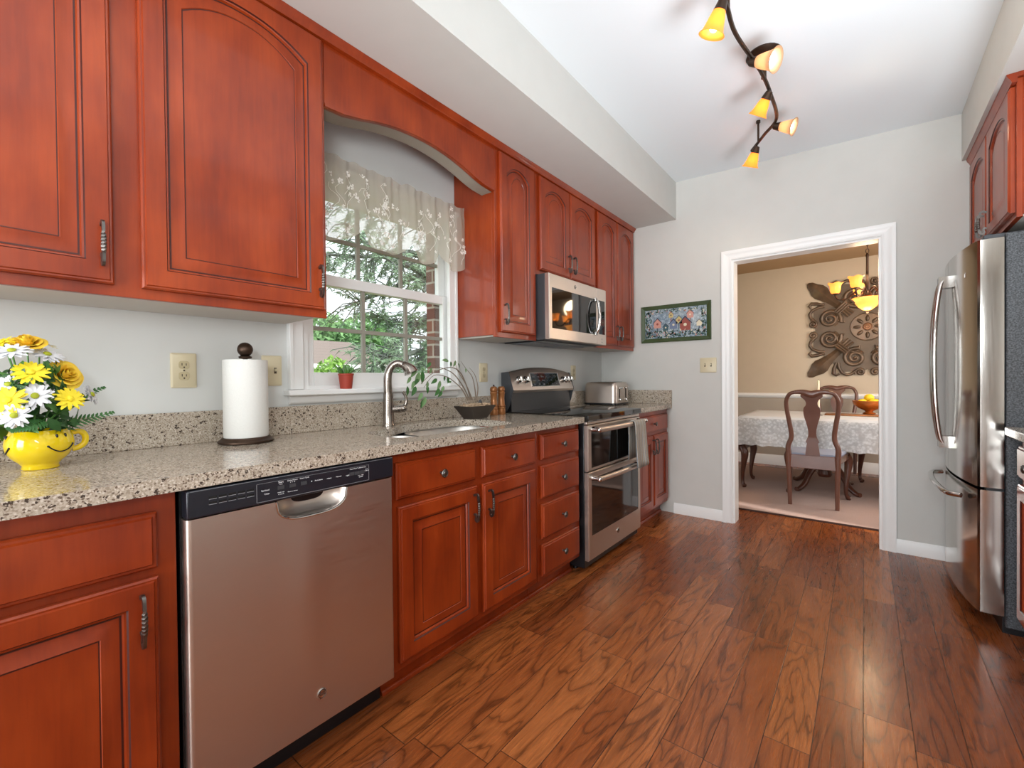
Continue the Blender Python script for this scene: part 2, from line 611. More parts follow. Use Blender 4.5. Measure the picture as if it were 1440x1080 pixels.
def smooth_path(pts, k=6, closed=False):
    P = [Vector(p) for p in pts]
    n = len(P)
    out = []
    rng = range(n if closed else n-1)
    for i in rng:
        if closed:
            p0, p1, p2, p3 = P[(i-1) % n], P[i], P[(i+1) % n], P[(i+2) % n]
        else:
            p0, p1, p2, p3 = P[max(i-1, 0)], P[i], P[i+1], P[min(i+2, n-1)]
        for j in range(k):
            t = j/k
            out.append(.5*((2*p1)+(-p0+p2)*t+(2*p0-5*p1+4*p2-p3)*t*t+(-p0+3*p1-3*p2+p3)*t**3))
    if not closed:
        out.append(P[-1])
    return out


def interp(tab, x):
    for (a, fa), (b, fb) in zip(tab, tab[1:]):
        if x <= b:
            return fa+(fb-fa)*max(0, (x-a)/(b-a))
    return tab[-1][1]


# frame mapping local (u right, v up, w out) onto a wall whose outward normal is n
def onface(o, n):
    n = Vector(n)
    up = Vector((0, 0, 1))
    r = up.cross(n).normalized()
    return Matrix(((r.x, up.x, n.x, o[0]), (r.y, up.y, n.y, o[1]), (r.z, up.z, n.z, o[2]), (0, 0, 0, 1)))


# ------------------------------------------------------------------ room shell
YF = 3.754       # kitchen face of the far wall
YD = 3.874       # dining face of the far wall
YB = 6.57        # dining back wall
XR = 3.08
WY0, WY1, WZ0, WZ1 = .944, 1.858, 1.095, 2.06   # window opening
struct(B('floor', (-1.4, -2.6, -.08, 3.6, 6.7, 0), 'floor'))
m = MB()
for b in ((-.12, -2.6, 0, 0, WY0, 2.9), (-.12, WY1, 0, 0, YF, 2.9), (-.12, WY0, 0, 0, WY1, WZ0), (-.12, WY0, WZ1, 0, WY1, 2.9)):
    m.box(*b)
struct(m.build('wall_left', 'wallleft', smooth=0))
DX0, DX1, DZ = 1.115, 2.0, 2.035
m = MB()
for b in ((-.12, YF, 0, DX0, YD, 2.9), (DX1, YF, 0, XR, YD, 2.9), (DX0, YF, DZ, DX1, YD, 2.9)):
    m.box(*b)
struct(m.build('wall_far', 'wall', smooth=0))
struct(B('wall_right', (XR, -2.6, 0, XR+.1, YF, 2.9), 'wall'))
m = MB().box(-.12, -2.7, 0, .6, -2.6, 2.9).box(1.9, -2.7, 0, XR+.1, -2.6, 2.9).box(.6, -2.7, 2.1, 1.9, -2.6, 2.9)
struct(m.build('wall_back', 'wall', smooth=0))
# ceiling: level apart from the slight drop towards the right-hand side seen in the photo
m = MB()
m.loft([[(0, -2.6, 2.782), (0, -2.6, 2.9), (0, YF, 2.9), (0, YF, 2.782)], [(XR, -2.6, 2.657), (XR, -2.6, 2.9), (XR, YF, 2.9), (XR, YF, 2.657)]])
struct(m.build('ceiling', 'ceiling', smooth=0))
struct(B('wall_soffit_left', (0.001, -2.6, 2.446, .692, YF-.001, 2.80), 'wall'))
struct(B('wall_soffit_right', (2.37, -2.6, 2.405, XR-.001, YF-.001, 2.80), 'wall'))
# dining room shell
struct(MB().box(-1.4, YB, 0, 3.6, YB+.1, .88).mat(1).box(-1.4, YB, .88, 3.6, YB+.1, 2.6).build('wall_dining_back', ['dwallow', 'dwall'], smooth=0))
struct(B('wall_dining_left', (-1.5, YD, 0, -1.4, YB, 2.6), 'dwall'))
struct(B('wall_dining_right', (3.6, YD, 0, 3.7, YB, 2.6), 'dwall'))
struct(B('ceiling_dining', (-1.5, YD, 2.51, 3.7, YB+.1, 2.62), 'dceil'))
struct(MB().prism([(YB-.001, .862), (YB-.012, .868), (YB-.022, .885), (YB-.028, .90), (YB-.022, .915), (YB-.01, .92), (YB-.001, .925)], -1.38, 3.58, 'x').build('trim_1', 'trim'))


def baseb(name, x0, x1, y, side, h=.095, d=.014):
    s = -1 if side == 'far' else 1
    pr = [(y, 0), (y+s*d, 0), (y+s*d, h*.75), (y+s*d*.6, h*.9), (y+s*d*.4, h), (y, h)]
    return struct(MB().prism(pr, x0, x1, 'x').build(name, 'trim'))


baseb('baseboard_far_left', .66, 1.04, YF, 'far', .085)
baseb('baseboard_far_right', 2.066, XR-.1, YF, 'far', .085)
baseb('baseboard_dining', -1.38, 3.58, YB, 'far', .13)
# doorway casing and jamb liner
dr = bpy.data.objects.new('door_1', None)
COL.objects.link(dr)
struct(dr)
cw = .073


def casing_profile(sgn, x_in):
    """cross-section across the casing width: (x, y)"""
    o = sgn
    return [(x_in, YF-.001), (x_in, YF-.012), (x_in+o*.008, YF-.016), (x_in+o*.02, YF-.013), (x_in+o*.045, YF-.017), (x_in+o*.055, YF-.022), (x_in+o*cw, YF-.022), (x_in+o*cw, YF-.001)]


m = MB()
for sgn, xi in ((-1, DX0), (1, DX1)):
    base = casing_profile(sgn, xi)
    topl = [(x, y, DZ+abs(x-xi)) for x, y in base]
    m.loft([[(x, y, 0) for x, y in base], topl])
hd = [(z, y) for z, y in [(0, -.001), (0, -.012), (.008, -.016), (.02, -.013), (.045, -.017), (.055, -.022), (cw, -.022), (cw, -.001)]]
m.loft([[(DX0-z, YF+y, DZ+z) for z, y in hd], [(DX1+z, YF+y, DZ+z) for z, y in hd]])
m.build('casing', 'trim', dr)
m = MB().box(DX0, YF-.001, 0, DX0+.012, YD+.002, DZ-.012).box(DX1-.012, YF-.001, 0, DX1, YD+.002, DZ-.012).box(DX0, YF-.001, DZ-.012, DX1, YD+.002, DZ)
m.build('jamb', 'trim', dr)

# ------------------------------------------------------------------ window over the sink
wn = bpy.data.objects.new('window_1', None)
COL.objects.link(wn)
struct(wn)
m = MB()
m.box(-.005, WY0-.062, WZ0+.005, .02, WY0, WZ1).box(-.005, 1.810, WZ0+.005, .02, 1.871, WZ1).box(-.005, WY0-.062, WZ1, .02, 1.871, WZ1+.065)
m.box(.02, WY0-.062, WZ0+.005, .027, WY0-.045, WZ1+.065).box(.02, 1.853, WZ0+.005, .027, 1.871, WZ1+.065)
m.build('casing', 'trim', wn, bevel=.003)
B('stool', (-.03, WY0-.08, WZ0-.02, .055, 1.871, WZ0+.004), 'trim', wn, .005)
m = MB().prism([(.001, 1.035), (.014, 1.04), (.02, 1.05), (.02, WZ0-.02), (.001, WZ0-.02)], WY0-.06, 1.871, 'y')
m.build('apron', 'trim', wn)
m = MB()
m.box(-.12, WY0, WZ0+.02, -.001, WY0+.03, WZ1-.02).box(-.12, WY1-.004, WZ0+.02, -.001, WY1, WZ1-.02).box(-.12, WY0, WZ1-.02, -.001, WY1, WZ1).box(-.12, WY0, WZ0-.001, -.001, WY1, WZ0+.02)
m.build('jamb_liner', 'trim', wn)


def sash(name, x, z0, z1, yl, yr, br, tr, sw=.05):
    o = MB().box(x-.016, yl, z0, x+.016, yl+sw, z1).box(x-.016, yr-sw, z0, x+.016, yr, z1).box(x-.016, yl+sw, z0, x+.016, yr-sw, z0+br).box(x-.016, yl+sw, z1-tr, x+.016, yr-sw, z1).build(name, 'trim', wn, bevel=.003)
    gy0, gy1, gz0, gz1 = yl+sw, yr-sw, z0+br, z1-tr
    B('pane', (x-.003, gy0-.004, gz0-.004, x+.003, gy1+.004, gz1+.004), 'pane', o)
    g = MB()
    for k in (1, 2):
        yy = gy0+(gy1-gy0)*k/3
        g.box(x-.008, yy-.009, gz0, x+.008, yy+.009, gz1)
    zz = (gz0+gz1)/2
    g.box(x-.0075, gy0, zz-.009, x+.0075, gy1, zz+.009)
    g.build('grille', 'grille', o)
    return o


sash('lower_sash', -.045, WZ0+.012, 1.628, WY0+.018, 1.852, .068, .05, .052)
sash('upper_sash', -.085, 1.585, WZ1-.015, WY0+.02, 1.853, .045, .05, .05)
# exterior brick face of the same wall
m = MB()
for b in ((-.19, -2.6, 0, -.121, WY0-.005, 2.9), (-.19, 1.815, 0, -.121, YF, 2.9), (-.19, WY0-.005, 0, -.121, 1.815, WZ0-.04), (-.19, WY0-.005, WZ1+.02, -.121, 1.815, 2.9)):
    m.box(*b)
struct(m.build('wall_exterior_brick', 'brick', smooth=0))


# ------------------------------------------------------------------ cabinetry
def panel_loops(y0, y1, z0, z1, spec, arch=0.0, n=14):
    """spec: (inset, depth x, use_arch)"""
    loops = []
    for ins, x, ua in spec:
        a, b, c, d = y0+ins, y1-ins, z0+ins, z1-ins
        rise = arch if ua else 0
        lp = [(x, a, c), (x, b, c)]
        for i in range(n+1):
            t = i/n
            yy = b+(a-b)*t
            s_ = 2*t-1
            lp.append((x, yy, d-rise*(abs(s_)**2.2)))
        loops.append(lp)
    return loops


def door_mesh(y0, y1, z0, z1, x, arch=0.0, st=.056, n=14):
    spec = [(0, x, 0), (0, x+.013, 0), (.004, x+.0175, 0), (.008, x+.0165, 0), (.0105, x+.0205, 0), (st, x+.0205, 1), (st+.003, x+.016, 1), (st+.007, x+.015, 1),
            (st+.010, x+.0085, 1), (st+.014, x+.008, 1), (st+.046, x+.0165, 1), (st+.0475, x+.0145, 1), (st+.05, x+.0145, 1)]
    mb = MB().loft(panel_loops(y0, y1, z0, z1, spec, arch, n))
    k = n+3
    for ring in (5, 8, 11):       # groove shade painted on as dark strips
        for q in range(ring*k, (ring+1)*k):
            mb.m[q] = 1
    return mb


def drawer_mesh(y0, y1, z0, z1, x):
    spec = [(0, x, 0), (0, x+.010, 0), (.004, x+.0145, 0), (.009, x+.0145, 0), (.0125, x+.0205, 0), (.018, x+.0205, 0)]
    return MB().loft(panel_loops(y0, y1, z0, z1, spec, 0, 2))


def handle_mesh():
    pts = [(.004, -.032), (.009, -.028), (.014, -.031), (.015, -.040), (.012, -.049), (.018, -.056), (.026, -.052), (.029, -.040), (.031, -.024), (.032, -.012), (.0325, 0), (.032, .012), (.031, .024), (.029, .040), (.026, .052), (.018, .056), (.010, .053), (.003, .050)]
    P = smooth_path([(a, 0, b) for a, b in pts], 3)
    N = len(P)
    tw, rr, sec = [], [], []
    for i, p in enumerate(P):
        mid = p.x > .02 and abs(p.z) < .026
        k = max(0.0, 1-abs(p.z)/.028) if p.x > .02 else 0
        tw.append((p.z/.026)*PI*1.5 if mid else (PI*1.5 if p.z > 0 else -PI*1.5))
        rr.append(.0046 if mid else .0052)
        e = .62+.38*min(1, k*2)
        sec.append([(e, .9), (-e, .9), (-e, -.9), (e, -.9)])
    m_ = MB().tube(P, rr, 4, sec=sec, twist=tw)
    return m_


HANDLE = None
KNOB = None


def put_handle(parent, x, y, z):
    global HANDLE
    if HANDLE is None:
        o = handle_mesh().build('handle', 'pewter', parent, smooth=50)
        HANDLE = o
    else:
        o = HANDLE.copy()
        COL.objects.link(o)
        o.parent = parent
    o.location = (x, y, z)
    return o


def put_knob(parent, x, y, z):
    global KNOB
    if KNOB is None:
        pr = [(.006, 0), (.005, .010), (.006, .015), (.014, .018), (.0165, .021), (.0165, .024), (.014, .0265), (.012, .0255), (.0105, .0255), (.009, .0275), (.0075, .027), (.006, .0275), (.002, .029)]
        T = Matrix(((0, 0, 1, 0), (1, 0, 0, 0), (0, 1, 0, 0), (0, 0, 0, 1)))
        KNOB = o = MB().lathe(pr, 20, T).build('knob', 'pewter', parent, smooth=45)
    else:
        o = KNOB.copy()
        COL.objects.link(o)
        o.parent = parent
    o.location = (x, y, z)
    return o


def cabinet(name, label, cat, y0, y1, z0, z1, depth, doors, drawers, toe=False, group=None, loc=(0, 0, 0), rz=0, hollow=None, frame=.038):
    """doors: (y0,y1,z0,z1,arch,handle_y,handle_z); drawers: (y0,y1,z0,z1)"""
    t = thing(name, label, cat, loc, rz, group)
    m = MB()
    if hollow:
        m.box(.002, y0, z0, depth-.02, y0+.018, z1).box(.002, y1-.018, z0, depth-.02, y1, z1).box(.002, y0+.018, z0, depth-.02, y1-.018, z0+.018)
    else:
        m.box(.002, y0+.0005, z0+.012, depth-.019, y1-.0005, z1)
    # face frame: stiles and rails, slightly proud of nothing else
    m.box(depth-.019, y0+.0005, z0, depth, y1-.0005, z1)
    m.build('body', 'cherry', t, bevel=.0015)
    if not toe:
        B('underside', (.004, y0+.02, z0+.004, depth-.022, y1-.02, z0+.0118), 'underside', t)
    else:
        m = MB().box(.002, y0+.0005, 0, depth-.065, y1-.0005, z0)
        m.prism([(depth-.065, 0), (depth-.052, 0), (depth-.053, .010), (depth-.058, .017), (depth-.065, .019)], y0+.0005, y1-.0005, 'y')
        m.build('toe_kick', 'cherry', t)
    for d in doors:
        a, b, c, e, arch, hy, hz = d
        o = door_mesh(a, b, c, e, depth+.0005, arch, min(.056, (b-a)*.2)).build('door', ['cherry', 'groove_shade'], t, smooth=30)
        put_handle(o, depth+.0195, hy, hz)
    for (a, b, c, e) in drawers:
        o = drawer_mesh(a, b, c, e, depth+.0005).build('drawer', 'cherry', t, smooth=30)
        put_knob(o, depth+.0205, (a+b)/2, (c+e)/2)
    return t


UZ0, UZ1, UD = 1.372, 2.43, .315
cabinet('wall_cabinet', 'large cherry wall cabinet above the yellow bouquet and paper towels', 'cabinet', -.33, .888, UZ0, UZ1, UD,
        [(-.268, .276, 1.401, 2.405, .062, .250, 1.502), (.335, .874, 1.401, 2.405, .062, .848, 1.502)], [], group='upper cabinets')
cabinet('wall_cabinet', 'narrow tall cherry wall cabinet between the window and the microwave', 'cabinet', 1.872, 2.262, UZ0, UZ1, UD,
        [(1.905, 2.232, 1.401, 2.405, .05, 1.93, 1.50)], [], group='upper cabinets')
cabinet('wall_cabinet', 'short two-door cherry cabinet mounted over the microwave', 'cabinet', 2.263, 3.035, 1.79, UZ1, UD,
        [(2.292, 2.646, 1.818, 2.405, .05, 2.618, 1.912), (2.657, 3.010, 1.818, 2.405, .05, 2.686, 1.912)], [], group='upper cabinets')
cabinet('wall_cabinet', 'tall two-door cherry wall cabinet in the corner above the toaster', 'cabinet', 3.036, 3.748, UZ0, UZ1, UD,
        [(3.060, 3.385, 1.401, 2.405, .05, 3.357, 1.50), (3.397, 3.722, 1.401, 2.405, .05, 3.425, 1.50)], [], group='upper cabinets')
# crown along the top of the uppers, below the soffit
CR = [(UD, 2.412), (UD+.016, 2.414), (UD+.018, 2.424), (UD+.027, 2.434), (UD+.032, 2.445), (UD-.01, 2.445), (UD-.01, 2.43), (UD, 2.43)]
struct(MB().prism([(x, z) for x, z in CR], -.34, 3.75, 'y').build('trim_2', 'cherry'))
# arched valance board across the window bay
t = thing('valance_board', 'arched cherry valance board spanning the top of the window bay', 'valance', (0, 0, 0))
ARC = [(.889, 2.172), (.97, 2.176), (1.02, 2.188)]
na = 24
for i in range(na+1):
    q = i/na
    ARC.append((1.05+.66*q, 2.195+.052*(1-(2*q-1)**2)))
ARC += [(1.74, 2.188), (1.79, 2.178), (1.871, 2.172)]
m = MB().prism(ARC+[(1.871, 2.43), (.889, 2.43)], UD-.018, UD, 'x')
m.build('board', 'cherry', t, smooth=25)
m = MB()
m.loft([[(UD, y, z+.001) for y, z in ARC]+[(UD, y, z+.016) for y, z in reversed(ARC)], [(UD+.006, y, z+.002) for y, z in ARC]+[(UD+.006, y, z+.013) for y, z in reversed(ARC)]])
m.build('bead_molding', 'cherry', t, smooth=25)
# pale lining seen on the underside of the arch, running back to the wall side
m = MB().loft([[(.30, y, z) for y, z in ARC]+[(.30, y, z+.01) for y, z in reversed(ARC)], [(.225, y, z) for y, z in ARC]+[(.225, y, z+.01) for y, z in reversed(ARC)]])
m.build('arch_lining', 'archlining', t, smooth=25)

BD = .61
HB = .878
cabinet('base_cabinet', 'cherry base cabinet below the yellow bouquet, beside the dishwasher', 'cabinet', -.33, .331, .10, HB, BD,
        [(-.30, .292, .13, .685, 0, .258, .60)], [(-.30, .292, .705, .835)], True, 'base cabinets')
cabinet('base_cabinet', 'wide two-door cherry base cabinet under the sink', 'cabinet', .942, 1.832, .10, HB, BD,
        [(.972, 1.378, .13, .685, 0, 1.35, .60), (1.412, 1.805, .13, .685, 0, 1.442, .60)], [(.965, 1.372, .712, .842), (1.412, 1.805, .712, .842)], True, 'base cabinets', hollow=True)
cabinet('base_cabinet', 'cherry bank of four drawers beside the range', 'cabinet', 1.833, 2.258, .10, HB, BD,
        [], [(1.858, 2.235, .72, .85), (1.858, 2.235, .522, .69), (1.858, 2.235, .315, .492), (1.858, 2.235, .125, .285)], True, 'base cabinets')
cabinet('base_cabinet', 'cherry base cabinet under the toaster, between range and far wall', 'cabinet', 3.034, 3.735, .10, HB, BD,
        [(3.066, 3.378, .13, .685, 0, 3.352, .60), (3.392, 3.704, .13, .685, 0, 3.418, .60)], [(3.066, 3.704, .712, .842)], True, 'base cabinets')


# ------------------------------------------------------------------ countertops
def slab(name, outer, holes, z0, z1, mats, parent=None, bevel=.004):
    bm = bmesh.new()
    rings = []
    for ring in [outer]+holes:
        vs = [bm.verts.new((x, y, z1)) for x, y in ring]
        es = [bm.edges.new((vs[i], vs[(i+1) % len(vs)])) for i in range(len(vs))]
        rings.append((vs, es))
    bmesh.ops.triangle_fill(bm, use_beauty=True, use_dissolve=False, edges=[e for _, es in rings for e in es])
    faces = list(bm.faces)
    ext = bmesh.ops.extrude_face_region(bm, geom=faces)
    for e in ext['geom']:
        if isinstance(e, bmesh.types.BMVert):
            e.co.z = z0
    bmesh.ops.recalc_face_normals(bm, faces=bm.faces)
    me = bpy.data.meshes.new(name)
    bm.to_mesh(me)
    bm.free()
    me.materials.append(M[mats])
    o = bpy.data.objects.new(name, me)
    COL.objects.link(o)
    o.parent = parent
    if bevel:
        b = o.modifiers.new('b', 'BEVEL')
        b.width = bevel
        b.segments = 3
        b.limit_method = 'ANGLE'
        b.angle_limit = math.radians(60)
    return o


CT = .914
hole = smooth_path([(.535, 1.10, 0), (.50, 1.06, 0), (.40, 1.055, 0), (.28, 1.08, 0), (.225, 1.15, 0), (.215, 1.25, 0), (.17, 1.32, 0), (.135, 1.40, 0), (.125, 1.55, 0), (.135, 1.70, 0), (.20, 1.79, 0), (.34, 1.81, 0), (.47, 1.79, 0), (.535, 1.72, 0), (.545, 1.55, 0), (.545, 1.35, 0), (.54, 1.2, 0)], 5, True)
hole = [(p.x, p.y) for p in hole]
ct = thing('countertop', 'long speckled beige quartz worktop holding the sink', 'countertop', (0, 0, 0))
slab('worktop', [(.002, -.35), (.65, -.35), (.65, 2.261), (.002, 2.261)], [hole], .879, CT, 'quartz', ct)
B('backsplash', (.0015, -.35, CT, .022, 2.261, 1.030), 'quartz', ct, .002)
ct2 = thing('countertop', 'short speckled quartz worktop under the toaster in the corner', 'countertop', (0, 0, 0))
slab('worktop', [(.002, 3.033), (.65, 3.033), (.65, YF-.001), (.002, YF-.001)], [], .879, CT, 'quartz', ct2)
m = MB().box(.0015, 3.033, CT, .022, YF-.022, 1.030).box(.0015, YF-.022, CT, .65, YF-.001, 1.030)
m.build('backsplash', 'quartz', ct2, bevel=.002)
# sink: double bowl hung below the stone
sk = thing('sink', 'undermount stainless double bowl sink set in the quartz worktop', 'sink', (0, 0, 0))


def bowl(y0, y1, x0, x1, d, r):
    loops = []
    for k, z in ((0, .8775), (.004, .865), (.008, .80), (.014, .878-d+.03), (.03, .878-d+.008), (.06, .878-d)):
        loops.append([(x, y, z) for x, y in rrect(x0+k, y0+k, x1-k, y1-k, max(.03, r-k))])
    out = [[(x, y, z) for x, y in rrect(x0-e, y0-e, x1+e, y1+e, r)] for e, z in ((.0, .8775),)]
    return MB().loft(loops, cap0=False)


bowl(1.03, 1.315, .20, .56, .15, .09).build('bowl', 'sinksteel', sk, smooth=50)
bowl(1.335, 1.815, .105, .565, .19, .14).build('bowl', 'sinksteel', sk, smooth=50)
for (cx, cy, cz) in ((.38, 1.17, .7285), (.33, 1.57, .6885)):
    MB().lathe([(.045, 0), (.045, .003), (.032, .004), (.03, .001), (.004, .0015)], 20, Matrix.Translation((cx, cy, cz))).build('drain', 'chrome', sk)

# faucet
fa = thing('faucet', 'brushed nickel pull-down kitchen faucet behind the sink', 'faucet', (.1, 1.316, CT))
MB().lathe([(.030, 0), (.030, .006), (.0275, .012), (.026, .06), (.024, .13), (.0225, .16)], 24).build('base', 'nickel', fa)
arc = smooth_path([(0, 0, .155), (.001, -.003, .21), (.003, .0, .258), (.012, .014, .290), (.03, .034, .304), (.05, .054, .296)], 6)
MB().tube(arc, [.0205-.003*i/(len(arc)-1) for i in range(len(arc))], 16).build('spout', 'nickel', fa)
hd_ = [(.046, .050, .299), (.058, .062, .290), (.071, .074, .274), (.078, .080, .256)]
MB().tube(smooth_path(hd_, 4), [.0175+.0016*i for i in range(13)][:13], 16).build('spray_head', 'nickel', fa)
m = MB().tube([(.015, .012, .08), (.03, .035, .082), (.042, .056, .084)], [.017, .0175, .018], 14)
m.sphere((.042, .056, .084), .0195, 12)
h = m.build('handle_hub', 'nickel', fa)
MB().tube(smooth_path([(.042, .058, .088), (.05, .070, .115), (.05, .064, .145), (.045, .052, .165)], 5), [.010-.0003*i for i in range(16)], 10).build('lever', 'nickel', h)

# ------------------------------------------------------------------ dishwasher
dw = thing('dishwasher', 'stainless dishwasher with black control strip under the worktop', 'dishwasher', (0, 0, 0))
B('tub', (.02, .338, .10, .608, .936, .872), 'black', dw)
X0 = .645
NY, NZ = 100, 120
dy0, dy1, dz0, dz1 = .342, .933, .115, .803
PYC, PHW, PH = .655, .105, .058     # pocket centre, half width, drop


def dwx(y, z):
    a = (y-PYC)/PHW
    d = dz1-z
    e = (abs(a)**3.2+(d/PH)**2.6)
    x = X0
    k = 1-e
    if k > 0:
        x -= .040*k**.8
    # low ridge shaped in to draw a light streak below the pocket
    g = math.exp(-((y-PYC+.02)/.055)**2)*max(0, 1-d/.62)
    q_ = min(1, max(0, d-PH*.6)/.22)
    x += .007*g*q_*q_*(3-2*q_)
    ed = min(y-dy0, dy1-y)
    if ed < .006:
        x -= .006*(1-ed/.006)**2
    return x


vs, fs = [], []
for j in range(NZ+1):
    q = j/NZ
    z = dz0+(dz1-dz0)*(1-(1-q)**1.6)
    for i in range(NY+1):
        y = dy0+(dy1-dy0)*i/NY
        vs.append((dwx(y, z), y, z))
for j in range(NZ):
    for i in range(NY):
        a = j*(NY+1)+i
        fs.append((a, a+1, a+NY+2, a+NY+1))
nb = len(vs)
edge = [i for i in range(NY+1)]+[(j+1)*(NY+1)-1 for j in range(1, NZ+1)]+[NZ*(NY+1)+i for i in range(NY-1, -1, -1)]+[j*(NY+1) for j in range(NZ-1, 0, -1)]
for e in edge:
    vs.append((.6085, vs[e][1], vs[e][2]))
for i in range(len(edge)):
    j = (i+1) % len(edge)
    fs.append((edge[j], edge[i], nb+i, nb+j))
dwd = MB().add(vs, fs).build('door', 'steel', dw, smooth=50)
lip = []
for i in range(41):
    a = -1+2*i/40
    y = PYC+PHW*1.02*a
    d = PH*1.04*max(0, 1-abs(a)**3.2)**(1/2.6)
    lip.append((X0+.0005, y, dz1-d))
MB().tube(lip, .0035, 8).build('handle_lip', 'chrome', dwd)
cp = MB().box(.6085, .342, .806, .650, .933, .874).build('control_panel', 'dwblack', dw, bevel=.004)
m = MB()
for r_i in range(2):
    for c in range(5):
        y = .388+.0215*c
        m.mat(0).box(.6495, y, .834+.013*r_i, .6506, y+.017, .840+.013*r_i)
        m.mat(1).box(.6495, y, .8325+.013*r_i, .6508, y+.017, .834+.013*r_i)
m.build('vent_slots', ['darkvoid', 'greyprint'], cp)
m = MB()
# outline of the key field
a0, a1, b0, b1 = .497, .838, .812, .862
for b in ((a0, b1-.0008, a1, b1), (a0, b0, a0+.0012, b1), (a1-.0012, b0, a1, b1), (a0, b0, a1, b0+.0012)):
    m.box(.6497, b[0], b[1], .6504, b[2], b[3])
m.box(.6497, .35, .8712, .6503, .928, .8722)
m.build('panel_outline', 'greyprint', cp)
m = MB()


def tx(s, y, z, size, al='CENTER'):
    m.text(s, size, onface((.6503, y, z), (1, 0, 0)), al)


for s_, y, z, sz in (('Sanitized', .519, .842, .0058), ('Clean', .523, .832, .0058), ('Start', .560, .857, .0072), ('Reset', .560, .8515, .0036), ('Delay Hours', .592, .857, .0055), ('2   4   8', .592, .8515, .0042),
                     ('Select Cycle', .626, .857, .0055), ('AutoSense', .668, .843, .0055), ('Heavy', .701, .842, .0055), ('Normal', .732, .842, .0055), ('Light', .762, .840, .0055), ('Steam', .776, .857, .005), ('Wash Temp', .795, .857, .005),
                     ('Heated Dry', .815, .857, .005), ('Lock', .829, .849, .0045), ('Controls', .829, .844, .0045), ('Hold 3 sec', .560, .829, .0042), ('to cancel', .560, .824, .0042), ('Press to choose', .592, .826, .0042), ('Low   High', .808, .833, .0045), ('Sanitize', .808, .828, .0045)):
    tx(s_, y, z, sz)
m.sphere((.6503, .647, .843), .0016, 6)
m.build('lettering', 'white', cp)
for y in (.560, .592, .624, .776, .795, .813):
    MB().box(.6497, y-.0085, .837, .6508, y+.0085, .847).build('button', 'darkgrey', cp)


def badge(parent, o, n, r=.016, name='badge'):
    T = onface(o, n)
    b = MB().lathe([(r, 0), (r, .002), (r*.9, .003), (r*.82, .0025), (r*.05, .0025)], 24, T).build(name, 'chrome', parent)
    mm = MB()
    mm.lathe([(r*.78, .0024), (r*.78, .0027), (r*.7, .0028), (r*.68, .0026)], 24, T, False, False)
    mm.text('GE', r*.95, T @ Matrix.Translation((0, 0, .0028)))
    for k in range(4):
        mm.tube([(r*.72*math.cos(PI/2*k+t_*.5+PI/4), r*.72*math.sin(PI/2*k+t_*.5+PI/4), .003) for t_ in (-.8, -.3, .3, .8)], r*.05, 5, T=T)
    mm.build('monogram', 'black', b)
    return b


badge(dwd, (X0+.0002, .671, .205), (1, 0, 0), .0155)
B('kick_plate', (.50, .342, .002, .555, .933, .10), 'black', dw)

# ------------------------------------------------------------------ range
rg = thing('range', 'stainless double-oven range with black glass cooktop', 'stove', (0, 0, 0))
RY0, RY1 = 2.266, 3.028
B('body', (.03, RY0, .03, .640, RY1, .893), 'black', rg, .003)
MB().prism([(.055, .8935), (.645, .8935), (.645, .884), (.668, .884), (.674, .892), (.672, .918), (.668, .921), (.055, .921)], RY0-.002, RY1+.002, 'y').build('cooktop', 'blackglass', rg, bevel=.002)
B('trim_band', (.6405, RY0, .866, .660, RY1, .8835), 'steel', rg, .003)
for y in (RY0+.05, RY1-.05):
    for x in (.12, .55):
        MB().lathe([(.016, 0), (.016, .03)], 12, Matrix.Translation((x, y, 0))).build('foot', 'black', rg)


def oven_door(z0, z1, wz0, wz1, hz):
    m = MB()
    fr = [(RY0+.004, RY1-.004)]
    y0, y1 = fr[0]
    spec_o = [(x, y, z) for x, y, z in ()]
    outer = [(y0, z0), (y1, z0), (y1, z1), (y0, z1)]
    inner = [(y0+.038, wz0), (y1-.038, wz0), (y1-.038, wz1), (y0+.038, wz1)]
    m.loft([[(.6405, y, z) for y, z in outer], [(.662, y, z) for y, z in outer], [(.667, y+(.005 if y == y0 else -.005), z+(.005 if z == z0 else -.005)) for y, z in outer], [(.667, y, z) for y, z in inner], [(.6625, y, z) for y, z in inner]])
    d = m.build('oven_door', 'steel', rg, smooth=20)
    B('window_glass', (.6626, y0+.0385, wz0+.0005, .6655, y1-.0385, wz1-.0005), 'ovenglass', d)
    hp = smooth_path([(.716, y0+.035, hz), (.726, y0+.15, hz), (.731, (y0+y1)/2, hz), (.726, y1-.15, hz), (.716, y1-.035, hz)], 6)
    N = 10
    sec = [(math.cos(2*PI*j/N)*1.25, math.sin(2*PI*j/N)*.8) for j in range(N)]
    hh = MB().tube(hp, .0125, N, sec=sec).build('handle', 'steel', d)
    for yy in (y0+.05, y1-.05):
        m = MB().tube([(.664, yy, hz), (.70, yy, hz), (.712, yy, hz)], [.017, .013, .012], 12)
        m.sphere((.722, yy+(-.018 if yy < 2.6 else .018), hz), .0155, 12)
        m.build('handle_mount', 'chrome', hh)
    return d


oven_door(.595, .862, .612, .835, .838)
od = oven_door(.075, .588, .215, .552, .553)
badge(od, (.6672, 2.655, .155), (1, 0, 0), .0165)
B('drawer_gap', (.05, RY0+.01, .032, .60, RY1-.01, .074), 'darkvoid', rg)
